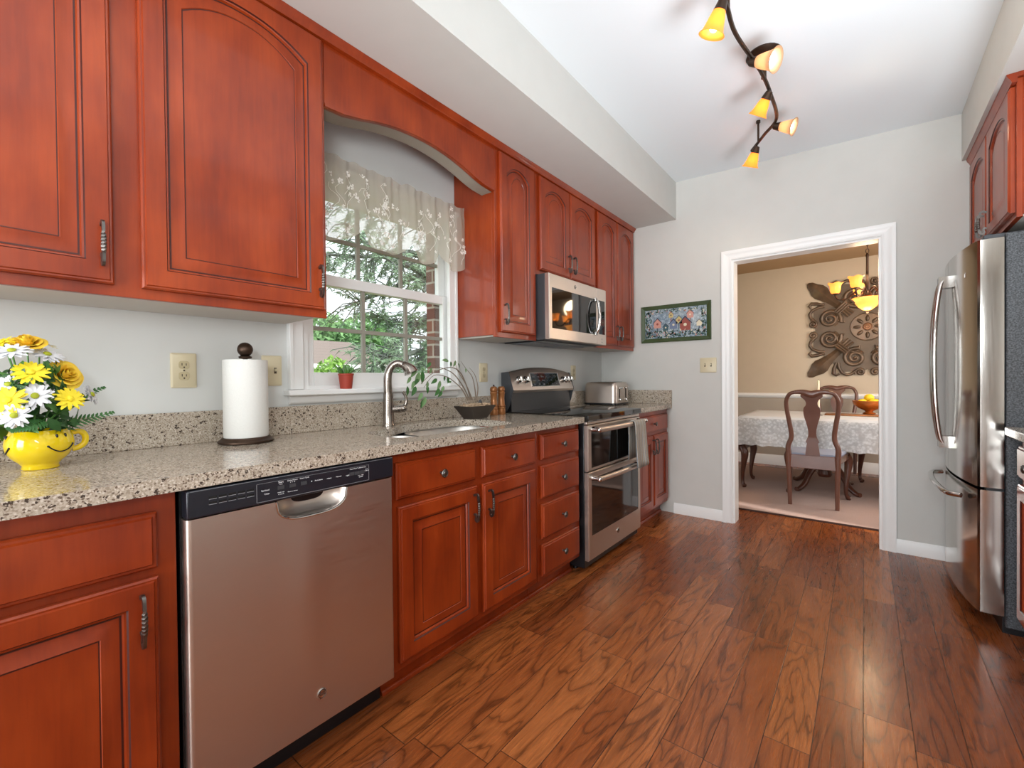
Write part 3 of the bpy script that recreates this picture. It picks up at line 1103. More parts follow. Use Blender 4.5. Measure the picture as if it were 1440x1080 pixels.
# backguard
bg = MB().prism([(.035, .9215), (.100, .9215), (.098, 1.045), (.035, 1.045)], RY0+.012, RY1-.012, 'y').build('backguard', 'black', rg)
nseg = 16
sects = []
for i in range(nseg+1):
    q = i/nseg
    y = RY0+(RY1-RY0)*q
    top = 1.182+.036*(1-(2*q-1)**2)
    sects.append([(.03, y, 1.0455), (.118, y, 1.0455), (.126, y, 1.062), (.09, y, top-.012), (.078, y, top), (.03, y, top-.01)])
cs = MB().loft(sects).build('console', 'steel', rg, smooth=35)
sd = []
for y0, y1 in ((RY0-.004, RY0+.0), (RY1+.0, RY1+.004)):
    MB().prism([(.028, .9215), (.07, .9215), (.10, .97), (.122, 1.05), (.128, 1.062), (.088, 1.185), (.028, 1.18)], y0, y1, 'y').build('end_cap', 'darkgrey', rg)
sl = Vector((.126-.09, 0, 1.062-1.19)).normalized()      # down the slope
nrm = Vector((-sl.z, 0, sl.x))


def onslope(y, t):   # t: 0 bottom .. 1 top
    return Vector((.126+(.09-.126)*t, y, 1.062+(1.19-1.062)*t))


def slopeM(y, t, off=0):
    n = Vector((.128, 0, .036)).normalized()
    up = Vector((-.036, 0, .128)).normalized()
    r = up.cross(n)
    o = onslope(y, t)+n*off
    return Matrix(((r.x, up.x, n.x, o.x), (r.y, up.y, n.y, o.y), (r.z, up.z, n.z, o.z), (0, 0, 0, 1)))


ds = MB().box(-.175, -.042, 0, .175, .05, .003, slopeM(2.66, .5, .0005)).mat(1)
for b in ((-.178, .05, .178, .054), (-.178, -.046, .178, -.042), (-.178, -.046, -.174, .054), (.174, -.046, .178, .054)):
    ds.box(b[0], b[1], 0, b[2], b[3], .0045, slopeM(2.66, .5, .0005))
ds = ds.build('display', ['blackglass', 'chrome'], cs)
m = MB()
for r_i, row in enumerate((('Bake', 'Broil', 'Warm', '1', '2', '3'), ('Convect', 'Clean', 'Timer', '4', '5', '6'), ('Start', 'Off', 'Light', '7', '8', '9'))):
    for c, s_ in enumerate(row):
        m.text(s_, .013, slopeM(2.66, .5, .004) @ Matrix.Translation((-.14+c*.055, .025-.027*r_i, 0)))
m.build('lettering', 'greyprint', ds)
for y in (2.345, 2.425, 2.90, 2.948, 2.996):
    k = MB().lathe([(.026, 0), (.026, .006), (.021, .010), (.0195, .024), (.017, .028), (.002, .0285)], 18, slopeM(y, .52, .0005)).box(-.004, -.019, .02, .004, .019, .034, slopeM(y, .52, .0005)).build('knob', 'chrome', cs, smooth=40)

# towel over the upper oven handle
tw = []
NYt = 14
prof = [(.704, .60), (.705, .68), (.706, .76), (.708, .82), (.712, .846), (.722, .8565), (.737, .857), (.748, .848), (.752, .82), (.754, .76), (.755, .70), (.757, .64), (.760, .585), (.762, .555)]
vs, fs = [], []
for i, (x, z) in enumerate(prof):
    fl = max(0, (.84-z)/.28)
    for j in range(NYt+1):
        q = j/NYt
        y = 2.745+.165*q+(.02*fl*(q-.3))
        sg = 1 if i > 6 else .25
        vs.append((x+sg*.008*fl*math.sin(q*9+.6)+(.0 if i < 7 else .010*fl*q), y, z-(.012*math.sin(q*4) if i == 13 else 0)))
for i in range(len(prof)-1):
    for j in range(NYt):
        a = i*(NYt+1)+j
        fs.append((a, a+1, a+NYt+2, a+NYt+1))
o = MB().add(vs, fs).build('dish_towel', 'towel', smooth=80)
o.modifiers.new('s', 'SOLIDIFY').thickness = .004
o.modifiers['s'].offset = 0
tag(o, 'grey and beige striped dish towel hanging over the oven handle', 'towel')

# ------------------------------------------------------------------ microwave
mw = thing('microwave', 'stainless over-the-range microwave below the short cabinet', 'microwave', (0, 0, 0))
MY0, MY1, MZ0, MZ1 = 2.268, 3.030, 1.378, 1.786
B('housing', (.002, MY0, MZ0, .378, MY1, MZ1), 'darkgrey', mw, .003)
m = MB().box(.03, MY0+.03, MZ0-.006, .34, MY1-.03, MZ0-.0005).mat(1)
for y in (2.33, 2.68):
    m.box(.09, y, MZ0-.011, .25, y+.29, MZ0-.0065)
m.build('underside_filter', ['black', 'greyprint'], mw)
m = MB()
SY = 2.886
oy0, oy1 = MY0+.001, SY
outer = [(oy0, MZ0+.002), (oy1, MZ0+.002), (oy1, MZ1-.001), (oy0, MZ1-.001)]
inner = [(oy0+.03, 1.448), (oy1-.012, 1.448), (oy1-.012, 1.70), (oy0+.03, 1.70)]
m.loft([[(.3785, y, z) for y, z in outer], [(.405, y, z) for y, z in outer], [(.409, y+(.004 if y == oy0 else -.001), z+(.004 if z < 1.5 else -.004)) for y, z in outer], [(.409, y, z) for y, z in inner], [(.4055, y, z) for y, z in inner]])
md = m.build('door', 'steel', mw, smooth=20)
B('window_glass', (.4056, oy0+.0305, 1.4485, .4085, oy1-.0125, 1.6995), 'blackglass', md)
hp = smooth_path([(.415, 2.846, 1.452), (.435, 2.844, 1.468), (.448, 2.842, 1.51), (.453, 2.841, 1.574), (.448, 2.842, 1.638), (.435, 2.844, 1.68), (.415, 2.846, 1.696)], 5)
hh = MB().tube(hp, .010, 10).build('handle', 'chrome', md)
for z in (1.440, 1.680):
    B('handle_mount', (.409, 2.833, z, .428, 2.859, z+.028), 'chrome', hh, .003)
ctl = MB().box(.3785, SY+.002, MZ0+.002, .409, MY1-.001, MZ1-.001).build('control_panel', 'steel', mw, bevel=.003)
B('keypad', (.4091, SY+.03, 1.455, .4105, MY1-.025, 1.70), 'blackglass', ctl)
m = MB()
m.text('GE', .016, onface((.4092, 2.96, 1.42), (1, 0, 0)))
m.text('Sensor', .010, onface((.4092, 2.96, 1.40), (1, 0, 0)))
m.build('lettering', 'greyprint', ctl)
badge(md, (.4092, 2.58, 1.742), (1, 0, 0), .014)

# ------------------------------------------------------------------ refrigerator
fr = thing('refrigerator', 'stainless french door refrigerator with textured black side', 'refrigerator', (0, 0, 0))
FY0, FY1 = 2.83, 3.735
B('cabinet_body', (2.392, FY0, .03, XR-.03, FY1, 1.745), 'fridgeside', fr, .006)
B('base_grille', (2.385, FY0+.02, .0, 2.47, FY1-.02, .075), 'black', fr)
FC = (FY0+FY1)/2


def fx(y):
    q = (y-FC)/((FY1-FY0)/2)
    return 2.262+.046*q*q


def fdoor(name, y0, y1, z0, z1):
    n = 14
    pts = [(2.388, y0)]
    c = .012
    for i in range(n+1):
        y = y0+(y1-y0)*i/n
        x = fx(y)
        if i == 0 and abs(y0-FY0) < .02:
            pts += [(x+.03, y), (x+.008, y+.002)]
            x, y = x, y+.01
        if i == n and abs(y1-FY1) < .02:
            x, y = x, y-.01
        pts.append((x, y))
        if i == n and abs(y1-FY1) < .02:
            pts += [(x+.008, y1-.002), (x+.03, y1)]
    pts.append((2.388, y1))
    return MB().prism(pts, z0, z1, 'z').build(name, 'steel_v', fr, smooth=22)


d1 = fdoor('door', FY0+.001, FC-.002, .635, 1.728)
d2 = fdoor('door', FC+.002, FY1-.001, .635, 1.728)
d3 = fdoor('freezer_drawer', FY0+.001, FY1-.001, .078, .622)
for d, s_ in ((d1, -1), (d2, 1)):
    hp = smooth_path([(2.255, FC+s_*.022, .76), (2.228, FC+s_*.030, .80), (2.208, FC+s_*.044, .98), (2.203, FC+s_*.048, 1.20), (2.208, FC+s_*.044, 1.42), (2.228, FC+s_*.030, 1.60), (2.255, FC+s_*.022, 1.64)], 6)
    MB().tube(hp, .0115, 10).box(2.222, FC+s_*.022-.015, 1.592, fx(FC)+.003, FC+s_*.022+.015, 1.65).box(2.222, FC+s_*.022-.015, .75, fx(FC)+.003, FC+s_*.022+.015, .81).build('handle', 'chrome', d)
hp = smooth_path([(2.27, FC-.33, .565), (2.225, FC-.29, .565), (2.208, FC-.15, .568), (2.203, FC, .57), (2.208, FC+.15, .568), (2.225, FC+.29, .565), (2.27, FC+.33, .565)], 6)
MB().tube(hp, .0125, 10).build('handle', 'chrome', d3)
T = onface((fx(FY0+.12)-.0005, FY0+.14, 1.60), (-1, 0, 0))
MB().box(-.012, -.012, -.004, .012, .012, .003, T).build('badge', 'chrome', d1, bevel=.002)
for y in (FY0+.03, FY1-.09):
    MB().box(2.33, y, 1.7285, 2.45, y+.05, 1.752).lathe([(.012, 0), (.012, .03)], 12, Matrix.Translation((2.35, y+.025, 1.7285))).build('hinge', 'darkgrey', fr, bevel=.003)
MB().box(2.335, FY0+.004, .6225, 2.388, FY0+.05, .6345).build('hinge', 'black', fr)

# cabinet over the refrigerator (front faces the room, so the run is turned round)
cabinet('wall_cabinet', 'two-door cherry cabinet mounted above the refrigerator', 'cabinet', -3.748, -2.815, 1.80, 2.385, .655,
        [(-3.735, -3.292, 1.825, 2.36, .05, -3.318, 1.90), (-3.275, -2.835, 1.825, 2.36, .05, -3.249, 1.90)], [], group='upper cabinets', loc=(XR-.005, 0, 0), rz=PI)
# mirror: local x runs towards the room
struct(MB().prism([(2.42, 2.364), (2.404, 2.366), (2.40, 2.378), (2.392, 2.39), (2.388, 2.404), (2.44, 2.404), (2.44, 2.387), (2.42, 2.385)], 2.80, 3.75, 'y').build('trim_3', 'cherry'))
cabinet('base_cabinet', 'cherry base cabinet at the right edge, beside the refrigerator', 'cabinet', -2.72, -1.80, .10, HB, .655,
        [(-2.70, -2.27, .13, .685, 0, -2.302, .60), (-2.255, -1.82, .13, .685, 0, -2.222, .60)], [(-2.70, -2.27, .712, .842), (-2.255, -1.82, .712, .842)], True, 'base cabinets', loc=(XR-.005, 0, 0), rz=PI)
o = B('countertop', (2.372, 1.79, .879, XR-.002, 2.73, CT), 'quartz', None, .004)
tag(o, 'speckled quartz worktop at the right edge beside the refrigerator', 'countertop')

# ------------------------------------------------------------------ wall plates and picture
def plate(name, label, cat, o, n, w, h):
    t = thing(name, label, cat, o)
    T = onface((0, 0, 0), n)
    MB().loft([[(x, y, .0005) for x, y in rrect(-w/2, -h/2, w/2, h/2, .004, 3)], [(x, y, .004) for x, y in rrect(-w/2, -h/2, w/2, h/2, .004, 3)], [(x, y, .007) for x, y in rrect(-w/2+.005, -h/2+.005, w/2-.005, h/2-.005, .003, 3)]], T=T).build('cover_plate', 'almond', t)
    return t, T


def outlet_face(t, T, w=.0):
    for s_ in (1, -1):
        c = .0195*s_
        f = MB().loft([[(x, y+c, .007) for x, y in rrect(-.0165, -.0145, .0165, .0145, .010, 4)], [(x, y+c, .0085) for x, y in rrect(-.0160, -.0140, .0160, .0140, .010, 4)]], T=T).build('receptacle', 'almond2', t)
        MB().box(-.0075, c-.002, .0084, -.005, c+.007, .009, T).box(.005, c-.002, .0084, .0075, c+.006, .009, T).lathe([(.0028, .0084), (.0028, .009)], 8, T @ Matrix.Translation((0, c-.008, 0))).build('slots', 'almond_dark', f)
    MB().lathe([(.003, .007), (.003, .0082)], 8, T).build('screw', 'almond_dark', t)


def toggle_face(t, T, xs):
    for x in xs:
        s_ = MB().box(x-.005, -.012, .007, x+.005, .012, .0078, T).build('switch_slot', 'almond_dark', t)
        MB().box(x-.004, -.003, .0078, x+.004, .008, .018, T).build('toggle', 'almond', s_, bevel=.001)


t, T = plate('outlet', 'almond duplex outlet on the wall beside the bouquet', 'outlet', (.0, .516, 1.178), (1, 0, 0), .078, .124)
outlet_face(t, T)
t, T = plate('light_switch', 'almond switch plate partly hidden behind the paper towel roll', 'light switch', (.0, .818, 1.180), (1, 0, 0), .078, .124)
toggle_face(t, T, (.012,))
t, T = plate('outlet', 'almond outlet on the wall above the potted bonsai tray', 'outlet', (.0, 2.115, 1.180), (1, 0, 0), .076, .12)
outlet_face(t, T)
t, T = plate('outlet', 'almond outlet on the wall right behind the range console', 'outlet', (.0, 3.235, 1.185), (1, 0, 0), .076, .12)
outlet_face(t, T)
t, T = plate('light_switch', 'almond double switch plate on the wall beside the doorway', 'light switch', (.937, YF, 1.232), (0, -1, 0), .124, .118)
toggle_face(t, T, (-.023, .023))

pc = thing('framed_picture', 'green framed birdhouse picture hanging left of the doorway', 'picture', (.677, YF, 1.592))
T = onface((0, 0, 0), (0, -1, 0))
PW, PHH = .286, .156
ou = [(-PW, -PHH), (PW, -PHH), (PW, PHH), (-PW, PHH)]


def sc(p, k):
    return [(x-(k if x > 0 else -k), y-(k if y > 0 else -k)) for x, y in p]


MB().loft([[(x, y, .001) for x, y in ou], [(x, y, .016) for x, y in ou], [(x, y, .02) for x, y in sc(ou, .006)], [(x, y, .012) for x, y in sc(ou, .030)], [(x, y, .008) for x, y in sc(ou, .034)]], T=T).build('frame', 'picframe', pc, smooth=20)
m = MB().box(-PW+.034, -PHH+.034, .0075, PW-.034, PHH-.034, .0085, T)
rnd = random.Random(3)


def poly(pts, k, w=.0088):
    m.mat(k).prism(pts, w, w+.0004, 'z', T)


def house(x, y, s_, wall, roof, hole, kind=0):
    w = s_*.5
    poly([(x-w, y), (x+w, y), (x+w, y+s_*.8), (x, y+s_*1.3), (x-w, y+s_*.8)], wall, .0090)
    for d in (-1, 1):
        poly([(x, y+s_*1.42), (x+d*w*1.25, y+s_*.72), (x+d*w*1.25, y+s_*.6), (x, y+s_*1.25)], roof, .0093)
    poly([(x+s_*.16*math.cos(a*PI/4), y+s_*.55+s_*.16*math.sin(a*PI/4)) for a in range(8)], hole, .0096)
    poly([(x-.003, y-.05), (x+.003, y-.05), (x+.003, y), (x-.003, y)], roof, .0089)


mats = ['print', 'p_pink', 'p_red', 'p_blue', 'p_cream', 'p_navy', 'p_yel', 'p_green', 'p_teal']
house(-.145, -.035, .062, 1, 5, 2)
house(-.075, -.06, .045, 8, 5, 4)
house(-.01, -.05, .062, 3, 5, 4)
house(-.03, .045, .036, 6, 2, 5)
house(.035, -.01, .05, 6, 8, 2)
house(.085, -.068, .085, 2, 5, 4)
house(.125, .03, .05, 1, 2, 4)
house(.195, -.04, .04, 4, 5, 4)
for i in range(420):
    side = rnd.random()
    if side < .45:
        x, y = rnd.uniform(-.245, .245), rnd.uniform(-.118, -.06)
    elif side < .65:
        x, y = rnd.uniform(-.248, -.195), rnd.uniform(-.11, .11)
    elif side < .85:
        x, y = rnd.uniform(.215, .248), rnd.uniform(-.11, .11)
    else:
        x, y = rnd.uniform(-.24, .24), rnd.uniform(.09, .116)
    a = rnd.random()*PI
    s_ = rnd.uniform(.007, .014)
    poly([(x+s_*math.cos(a), y+s_*math.sin(a)), (x-s_*.4*math.sin(a), y+s_*.4*math.cos(a)), (x-s_*math.cos(a), y-s_*math.sin(a)), (x+s_*.4*math.sin(a), y-s_*.4*math.cos(a))], rnd.choice([7, 7, 8, 7, 8, 7, 4, 8, 7, 1]), .0098)
m.build('artwork', mats, pc, smooth=0)

# ------------------------------------------------------------------ things on the worktop
pt = thing('paper_towel_roll', 'white paper towel roll standing on a bronze holder', 'paper towel', (.14, .667, CT))
MB().lathe([(.019, .022), (.071, .022), (.072, .03), (.072, .296), (.071, .3), (.019, .3)], 40).build('paper', 'paper', pt)
MB().lathe([(.086, 0), (.090, .004), (.090, .009), (.084, .013), (.080, .016), (.077, .021), (.01, .0215)], 36).build('base', 'bronze', pt)
m = MB().lathe([(.008, .0215), (.008, .305), (.02, .307), (.022, .313), (.012, .318)], 16)
m.sphere((0, 0, .339), .026, 18)
m.build('finial_post', 'bronze', pt)

mg = thing('smiley_mug', 'round yellow smiling-face mug used as a flower pot', 'mug', (.222, .141, CT))
MUGP = [(.034, 0), (.036, .003), (.034, .010), (.040, .018), (.054, .032), (.063, .050), (.0655, .066), (.063, .082), (.057, .095), (.055, .101)]
MB().lathe(MUGP+[(.052, .101), (.054, .094), (.060, .080), (.0615, .066), (.05, .03), (.005, .02)], 40).build('body', 'mug', mg, smooth=60)


def on_mug(az, z, off=.0012):
    r = interp([(b, a) for a, b in MUGP], z)+off
    return Vector((r*math.cos(az), r*math.sin(az), z))


ha = math.radians(92)
hp = [(.057, .088), (.075, .090), (.086, .078), (.085, .058), (.072, .046), (.060, .044)]
MB().tube([(r*math.cos(ha), r*math.sin(ha), z) for r, z in [(p.x, p.y) for p in smooth_path([(a, b, 0) for a, b in hp], 5)]], .0075, 10).build('handle', 'mug', mg)
m = MB()
for FA in (math.radians(34), math.radians(154), math.radians(-86)):
    m.tube([on_mug(FA+a, .045+.016*abs(a/.46)**2) for a in [-.46+.92*i/20 for i in range(21)]], .0016, 6)
    for a in (-.46, .46):
        m.sphere(on_mug(FA+a, .0615, .0), .0028, 8)
    for a in (-.165, .165):
        m.sphere(on_mug(FA+a, .085, -.0012), .0040, 10, sq=(.8, .8, 1.7))
m.build('face_marks', 'black', mg)
MB().lathe([(.0545, .088), (.03, .092), (.002, .093)], 24).build('soil', 'soil', mg)
BC = Vector((.222, .132, 1.03))     # where the stems gather


def ray_pt(u, v, x):
    a, b = (u-720)/F_PX, (540-v)/F_PX
    d = ax*a+ay*b+f_
    t_ = (x-CAM.x)/d.x
    return CAM+d*t_


def frame_of(n):
    n = n.normalized()
    r = n.orthogonal().normalized()
    return Matrix(((r.x, (n.cross(r)).x, n.x, 0), (r.y, (n.cross(r)).y, n.y, 0), (r.z, (n.cross(r)).z, n.z, 0), (0, 0, 0, 1)))


def petal(mb, T, L, W, lift, curl, n=5):
    vs = []
    for i in range(n+1):
        q = i/n
        w = W*math.sin(PI*min(1, .12+q*.82))**.7
        z = lift*q+curl*q*q
        for j in (-1, 0, 1):
            vs.append((L*q, j*w, z*L+(-.12*W if j == 0 else 0)))
    fs = []
    for i in range(n):
        for j in range(2):
            a = i*3+j
            fs.append((a, a+1, a+4, a+3))
    mb.add(vs, fs, T)


def flower_stem(t, P, n):
    base = Vector((BC.x, BC.y, 1.003))
    S = [Vector((0, 0, 0))-n*.004, Vector((0, 0, 0))-n*.025+Vector((0, 0, -.01)), (base-P)*.6, base-P]
    MB().tube(smooth_path(S, 4), .0022, 6).build('stem', 'leaf2', t)


def daisy(label, u, v, x, n, R, mat, centre, seed):
    R *= 1.16
    P = ray_pt(u, v, x)
    n = Vector(n).normalized()
    t = thing('daisy', label, 'flower', P, 0, 'bouquet flowers')
    rn = random.Random(seed)
    Fm = frame_of(n)
    mb = MB()
    for layer, (k, lift, sc_) in enumerate(((13, .10, 1.0), (11, .24, .86))):
        for i in range(k):
            a = 2*PI*(i+.4*layer)/k+rn.uniform(-.1, .1)
            petal(mb, Fm @ Matrix.Rotation(a, 4, 'Z') @ Matrix.Translation((R*.1, 0, .0015*layer)), R*sc_*rn.uniform(.88, 1.0), R*.155, lift*rn.uniform(.5, 1.2), -.12)
    mb.build('petals', mat, t, smooth=80)
    c = MB()
    c.sphere((0, 0, .004), R*.24, 10, Fm, (1, 1, .5))
    c.build('centre', centre, t)
    flower_stem(t, P, n)
    return t


def rose(label, u, v, x, n, R, seed):
    P = ray_pt(u, v, x)
    n = Vector(n).normalized()
    t = thing('rose', label, 'flower', P, 0, 'bouquet flowers')
    rn = random.Random(seed)
    Fm = frame_of(n)
    mb = MB()
    R *= 1.05
    for layer in range(6):
        k = (2, 3, 4, 5, 6, 6)[layer]
        q_ = layer/5
        rad = R*(.10+.95*q_)
        hgt = R*(1.25-.55*q_**1.5)
        flare = max(0, q_-.35)*.75
        for i in range(k):
            a0 = 2*PI*i/k+layer*.9+rn.uniform(-.25, .25)
            wd = min(1.5, 2*PI/k*.68)
            vs = []
            nr, nc = 6, 8
            for r in range(nr+1):
                q = r/nr
                for c in range(nc+1):
                    s_ = -1+2*c/nc
                    a = a0+s_*wd
                    rr = rad*(.25+.6*q**.5)+R*flare*q**3+R*.06*(s_*s_)*(1-q_)*0+R*.02*math.sin(5*s_+i)
                    z = -R*.6+hgt*q*(1-.16*abs(s_)**2.2)-R*flare*.5*q**5
                    vs.append((rr*math.cos(a), rr*math.sin(a), z))
            fs = []
            for r in range(nr):
                for c in range(nc):
                    b = r*(nc+1)+c
                    fs.append((b, b+1, b+nc+2, b+nc+1))
            mb.add(vs, fs, Fm)
    mb.build('petals', 'rose', t, smooth=80)
    c = MB()
    for i in range(5):
        a = 2*PI*i/5
        petal(c, Fm @ Matrix.Translation((0, 0, -R*.55)) @ Matrix.Rotation(a, 4, 'Z'), R*.7, R*.16, -.1, .3)
    c.build('sepals', 'leaf2', t)
    flower_stem(t, P-n*R*.3, n)
    return t


rose('golden rose crowning the top of the bouquet', 37, 480, .235, (.5, -.1, .9), .027, 1)
rose('golden rose on the window side of the bouquet', 94, 526, .245, (.8, .45, .35), .029, 2)
daisy('white daisy leaning up just under the topmost golden rose', 17, 494, .275, (.5, -.2, .9), .030, 'petal', 'discgreen', 3)
daisy('flat white daisy between the two golden roses', 66, 499, .245, (.5, .25, .9), .031, 'petal', 'discgreen', 4)
daisy('yellow daisy in the middle between the flat white daisies', 43, 524, .285, (.8, 0, .62), .030, 'yellow', 'yellow', 5)
daisy('front white daisy facing out with green centre, below the middle yellow daisy', 49, 557, .300, (.95, -.05, .3), .029, 'petal', 'discgreen', 6)
daisy('yellow daisy right beneath the lower golden rose', 98, 561, .285, (.85, .25, .4), .028, 'yellow', 'yellow', 7)
daisy('yellow daisy at the left edge of the photo', 10, 563, .305, (.9, -.35, .3), .031, 'yellow', 'yellow', 8)
daisy('lowest white daisy, drooping over the mug rim', 20, 584, .315, (.9, -.2, .05), .027, 'petal', 'discgreen', 9)
daisy('white daisy turned towards the outlet, at the bouquet\'s right side', 128, 555, .225, (.4, .85, .35), .027, 'petal', 'discgreen', 10)
daisy('small yellow daisy behind the topmost golden rose', 62, 484, .19, (.1, .35, .9), .024, 'yellow', 'yellow', 11)
daisy('small yellow daisy left of the topmost golden rose', 3, 482, .22, (.3, -.4, .8), .024, 'yellow', 'yellow', 12)
daisy('half hidden white daisy above the left-edge yellow daisy', 12, 541, .27, (.8, -.3, .5), .024, 'petal', 'discgreen', 13)


def leaf_shape(mb, T, L, W, bend=.2, n=6):
    vs = []
    for i in range(n+1):
        q = i/n
        w = W*math.sin(PI*q**.8)+.0004
        z = -bend*L*q*q
        for j in (-1, 0, 1):
            vs.append((L*q, j*w, z+(.25*w if j else 0)))
    fs = []
    for i in range(n):
        for j in range(2):
            a = i*3+j
            fs.append((a, a+1, a+4, a+3))
    mb.add(vs, fs, T)


rn = random.Random(21)
m = MB()
ctr = Vector((.235, .128, 1.06))
for i in range(210):
    d = Vector((rn.uniform(-1, 1), rn.uniform(-1, 1), rn.uniform(-.45, 1))).normalized()
    hh_ = rn.random()
    rr_ = .068*(1-.45*hh_)
    P = Vector((ctr.x+d.x*rr_, ctr.y+d.y*rr_*1.1, 1.02+.15*hh_))
    Fm = frame_of(d)
    m.mat(rn.choice([0, 0, 1]))
    leaf_shape(m, Matrix.Translation(P) @ Fm @ Matrix.Rotation(rn.random()*2*PI, 4, 'Z') @ Matrix.Rotation(-.5, 4, 'Y'), rn.uniform(.028, .045), rn.uniform(.007, .012), .25)
o = m.build('bouquet_foliage', ['leaf', 'leaf2'], smooth=60)
tag(o, 'green leaves filling the gaps between the bouquet flowers', 'foliage', kind='stuff')


def fern(label, pts, w):
    P0 = pts[0]
    t = thing('fern_frond', label, 'leaf', P0, 0, 'bouquet fern fronds')
    path = smooth_path([p-P0 for p in pts], 8)
    MB().tube(path, .0012, 5).build('stem', 'leaf', t)
    mb = MB()
    N = len(path)
    for i in range(2, N, 2):
        q = i/N
        tan = (path[min(i+1, N-1)]-path[i-1]).normalized()
        side = tan.cross(Vector((.7, 0, .7))).normalized()
        for s_ in (-1, 1):
            d = (side*s_+tan*.7).normalized()
            nn = d.cross(tan)*s_
            nn = nn.normalized()
            yv = nn.cross(d)
            Mx = Matrix(((d.x, yv.x, nn.x, path[i].x), (d.y, yv.y, nn.y, path[i].y), (d.z, yv.z, nn.z, path[i].z), (0, 0, 0, 1)))
            leaf_shape(mb, Mx, w*(1.05-q)*1.35+.004, .0026, .1, 4)
    mb.build('leaflets', 'leaf', t, smooth=60)


fern('dark green fern frond reaching towards the outlet', [ray_pt(84, 601, .25), ray_pt(110, 592, .255), ray_pt(135, 586, .25), ray_pt(158, 580, .245)], .022)
fern('dark green fern frond lying along the mug rim', [ray_pt(62, 590, .29), ray_pt(50, 596, .305), ray_pt(35, 601, .31), ray_pt(18, 606, .305)], .018)
fern('small fern tip poking out behind the right-side white daisy', [ray_pt(112, 566, .21), ray_pt(128, 552, .20), ray_pt(146, 545, .195)], .012)

# little succulent on the window stool
su = thing('potted_succulent', 'small green succulent in red clay pot on the windowsill', 'plant', (.03, 1.135, WZ0+.004))
MB().lathe([(.026, 0), (.033, .062), (.035, .063), (.035, .070), (.031, .070), (.030, .060), (.004, .058)], 20).build('pot', 'terracotta', su)
rn = random.Random(5)
m = MB()
for i in range(46):
    a = rn.random()*2*PI
    tl = rn.uniform(0, .9)
    d = Vector((math.cos(a)*tl, math.sin(a)*tl, 1)).normalized()
    Mx = Matrix.Translation((math.cos(a)*.016*tl, math.sin(a)*.016*tl, .06)) @ frame_of(d)
    L = rn.uniform(.03, .052)
    m.mat(rn.choice([0, 0, 1]))
    m.lathe([(.0015, 0), (.004, L*.5), (.005, L*.8), (.0008, L)], 6, Mx)
m.build('leaves', ['leaf2', 'leaf3'], su)

# bonsai in a dark tray
bt = thing('bonsai_plant', 'leaning leafy bonsai in a dark stoneware tray of pebbles', 'plant', (.16, 1.866, CT))
lo = [(-.055, -.075), (.055, -.075), (.055, .075), (-.055, .075)]
MB().loft([[(x*.8, y*.72, .0) for x, y in lo], [(x*1.0, y*1.0, .03) for x, y in lo], [(x*1.25, y*1.42, .072) for x, y in lo], [(x*1.18, y*1.36, .072) for x, y in lo], [(x*1.0, y*1.1, .058) for x, y in lo]]).build('tray', 'tray', bt, smooth=0, bevel=.002)
m = MB()
rn = random.Random(8)
for i in range(90):
    m.sphere((rn.uniform(-.055, .055), rn.uniform(-.085, .085), .066+rn.uniform(0, .016)), rn.uniform(.006, .010), 6, sq=(1, 1.2, .7))
o = m.build('pebbles', 'pebble', bt)
o['kind'] = 'stuff'
MB().sphere((-.01, .055, .085), .016, 10, sq=(.5, .9, 1.3)).build('dark_stone', 'darkgrey', bt)
stems = [[(552, 0)]]


def bp(u, v, x):
    return ray_pt(u, v, x)-Vector((.16, 1.866, CT))


SP = [
    [(660, 562, .15), (652, 545, .13), (640, 528, .13), (628, 520, .14), (612, 516, .15), (598, 522, .16)],
    [(662, 562, .16), (657, 545, .15), (648, 525, .15), (636, 517, .17), (618, 520, .19), (604, 528, .20), (592, 540, .20)],
    [(658, 563, .17), (650, 548, .17), (640, 538, .17), (628, 530, .19), (610, 528, .2), (596, 545, .22)],
    [(669, 562, .15), (668, 548, .13), (664, 530, .12), (655, 518, .12), (648, 508, .12)],
    [(670, 562, .16), (672, 545, .16), (668, 528, .15), (660, 517, .15)],
    [(664, 562, .16), (655, 540, .16), (644, 522, .15), (640, 508, .14)],
]
m = MB()
sp_paths = []
for S in SP:
    P = smooth_path([bp(*p) for p in S], 5)
    sp_paths.append(P)
    m.tube(P, [.0042-.0032*i/(len(P)-1) for i in range(len(P))], 6)
o = m.build('stems', 'twig', bt)
LV = [(594, 528, .2, 1.5, .045), (583, 522, .19, .9, .042), (573, 548, .23, 1.5, .034), (588, 530, .2, 1.1, .05), (604, 512, .16, .7, .03), (628, 507, .15, -.1, .034), (634, 511, .14, 1.5, .022), (640, 510, .14, 1.0, .028), (645, 513, .13, 1.9, .022), (601, 540, .21, 1.4, .03),
      (583, 548, .22, 1.0, .038), (592, 556, .23, .9, .034), (601, 546, .21, 1.6, .03), (597, 563, .23, 1.1, .04), (612, 535, .2, .5, .034), (618, 540, .19, 1.1, .038), (616, 550, .2, .8, .036), (623, 546, .19, .9, .028), (630, 533, .18, 1.5, .026), (633, 537, .17, .2, .02), (586, 536, .21, .6, .034), (606, 520, .17, 1.2, .026), (594, 566, .22, 1.2, .034), (655, 520, .13, 1.5, .018), (625, 531, .18, 1.4, .02), (581, 540, .22, 1.2, .03), (620, 553, .2, .7, .03), (576, 533, .2, .9, .03)]
m = MB()
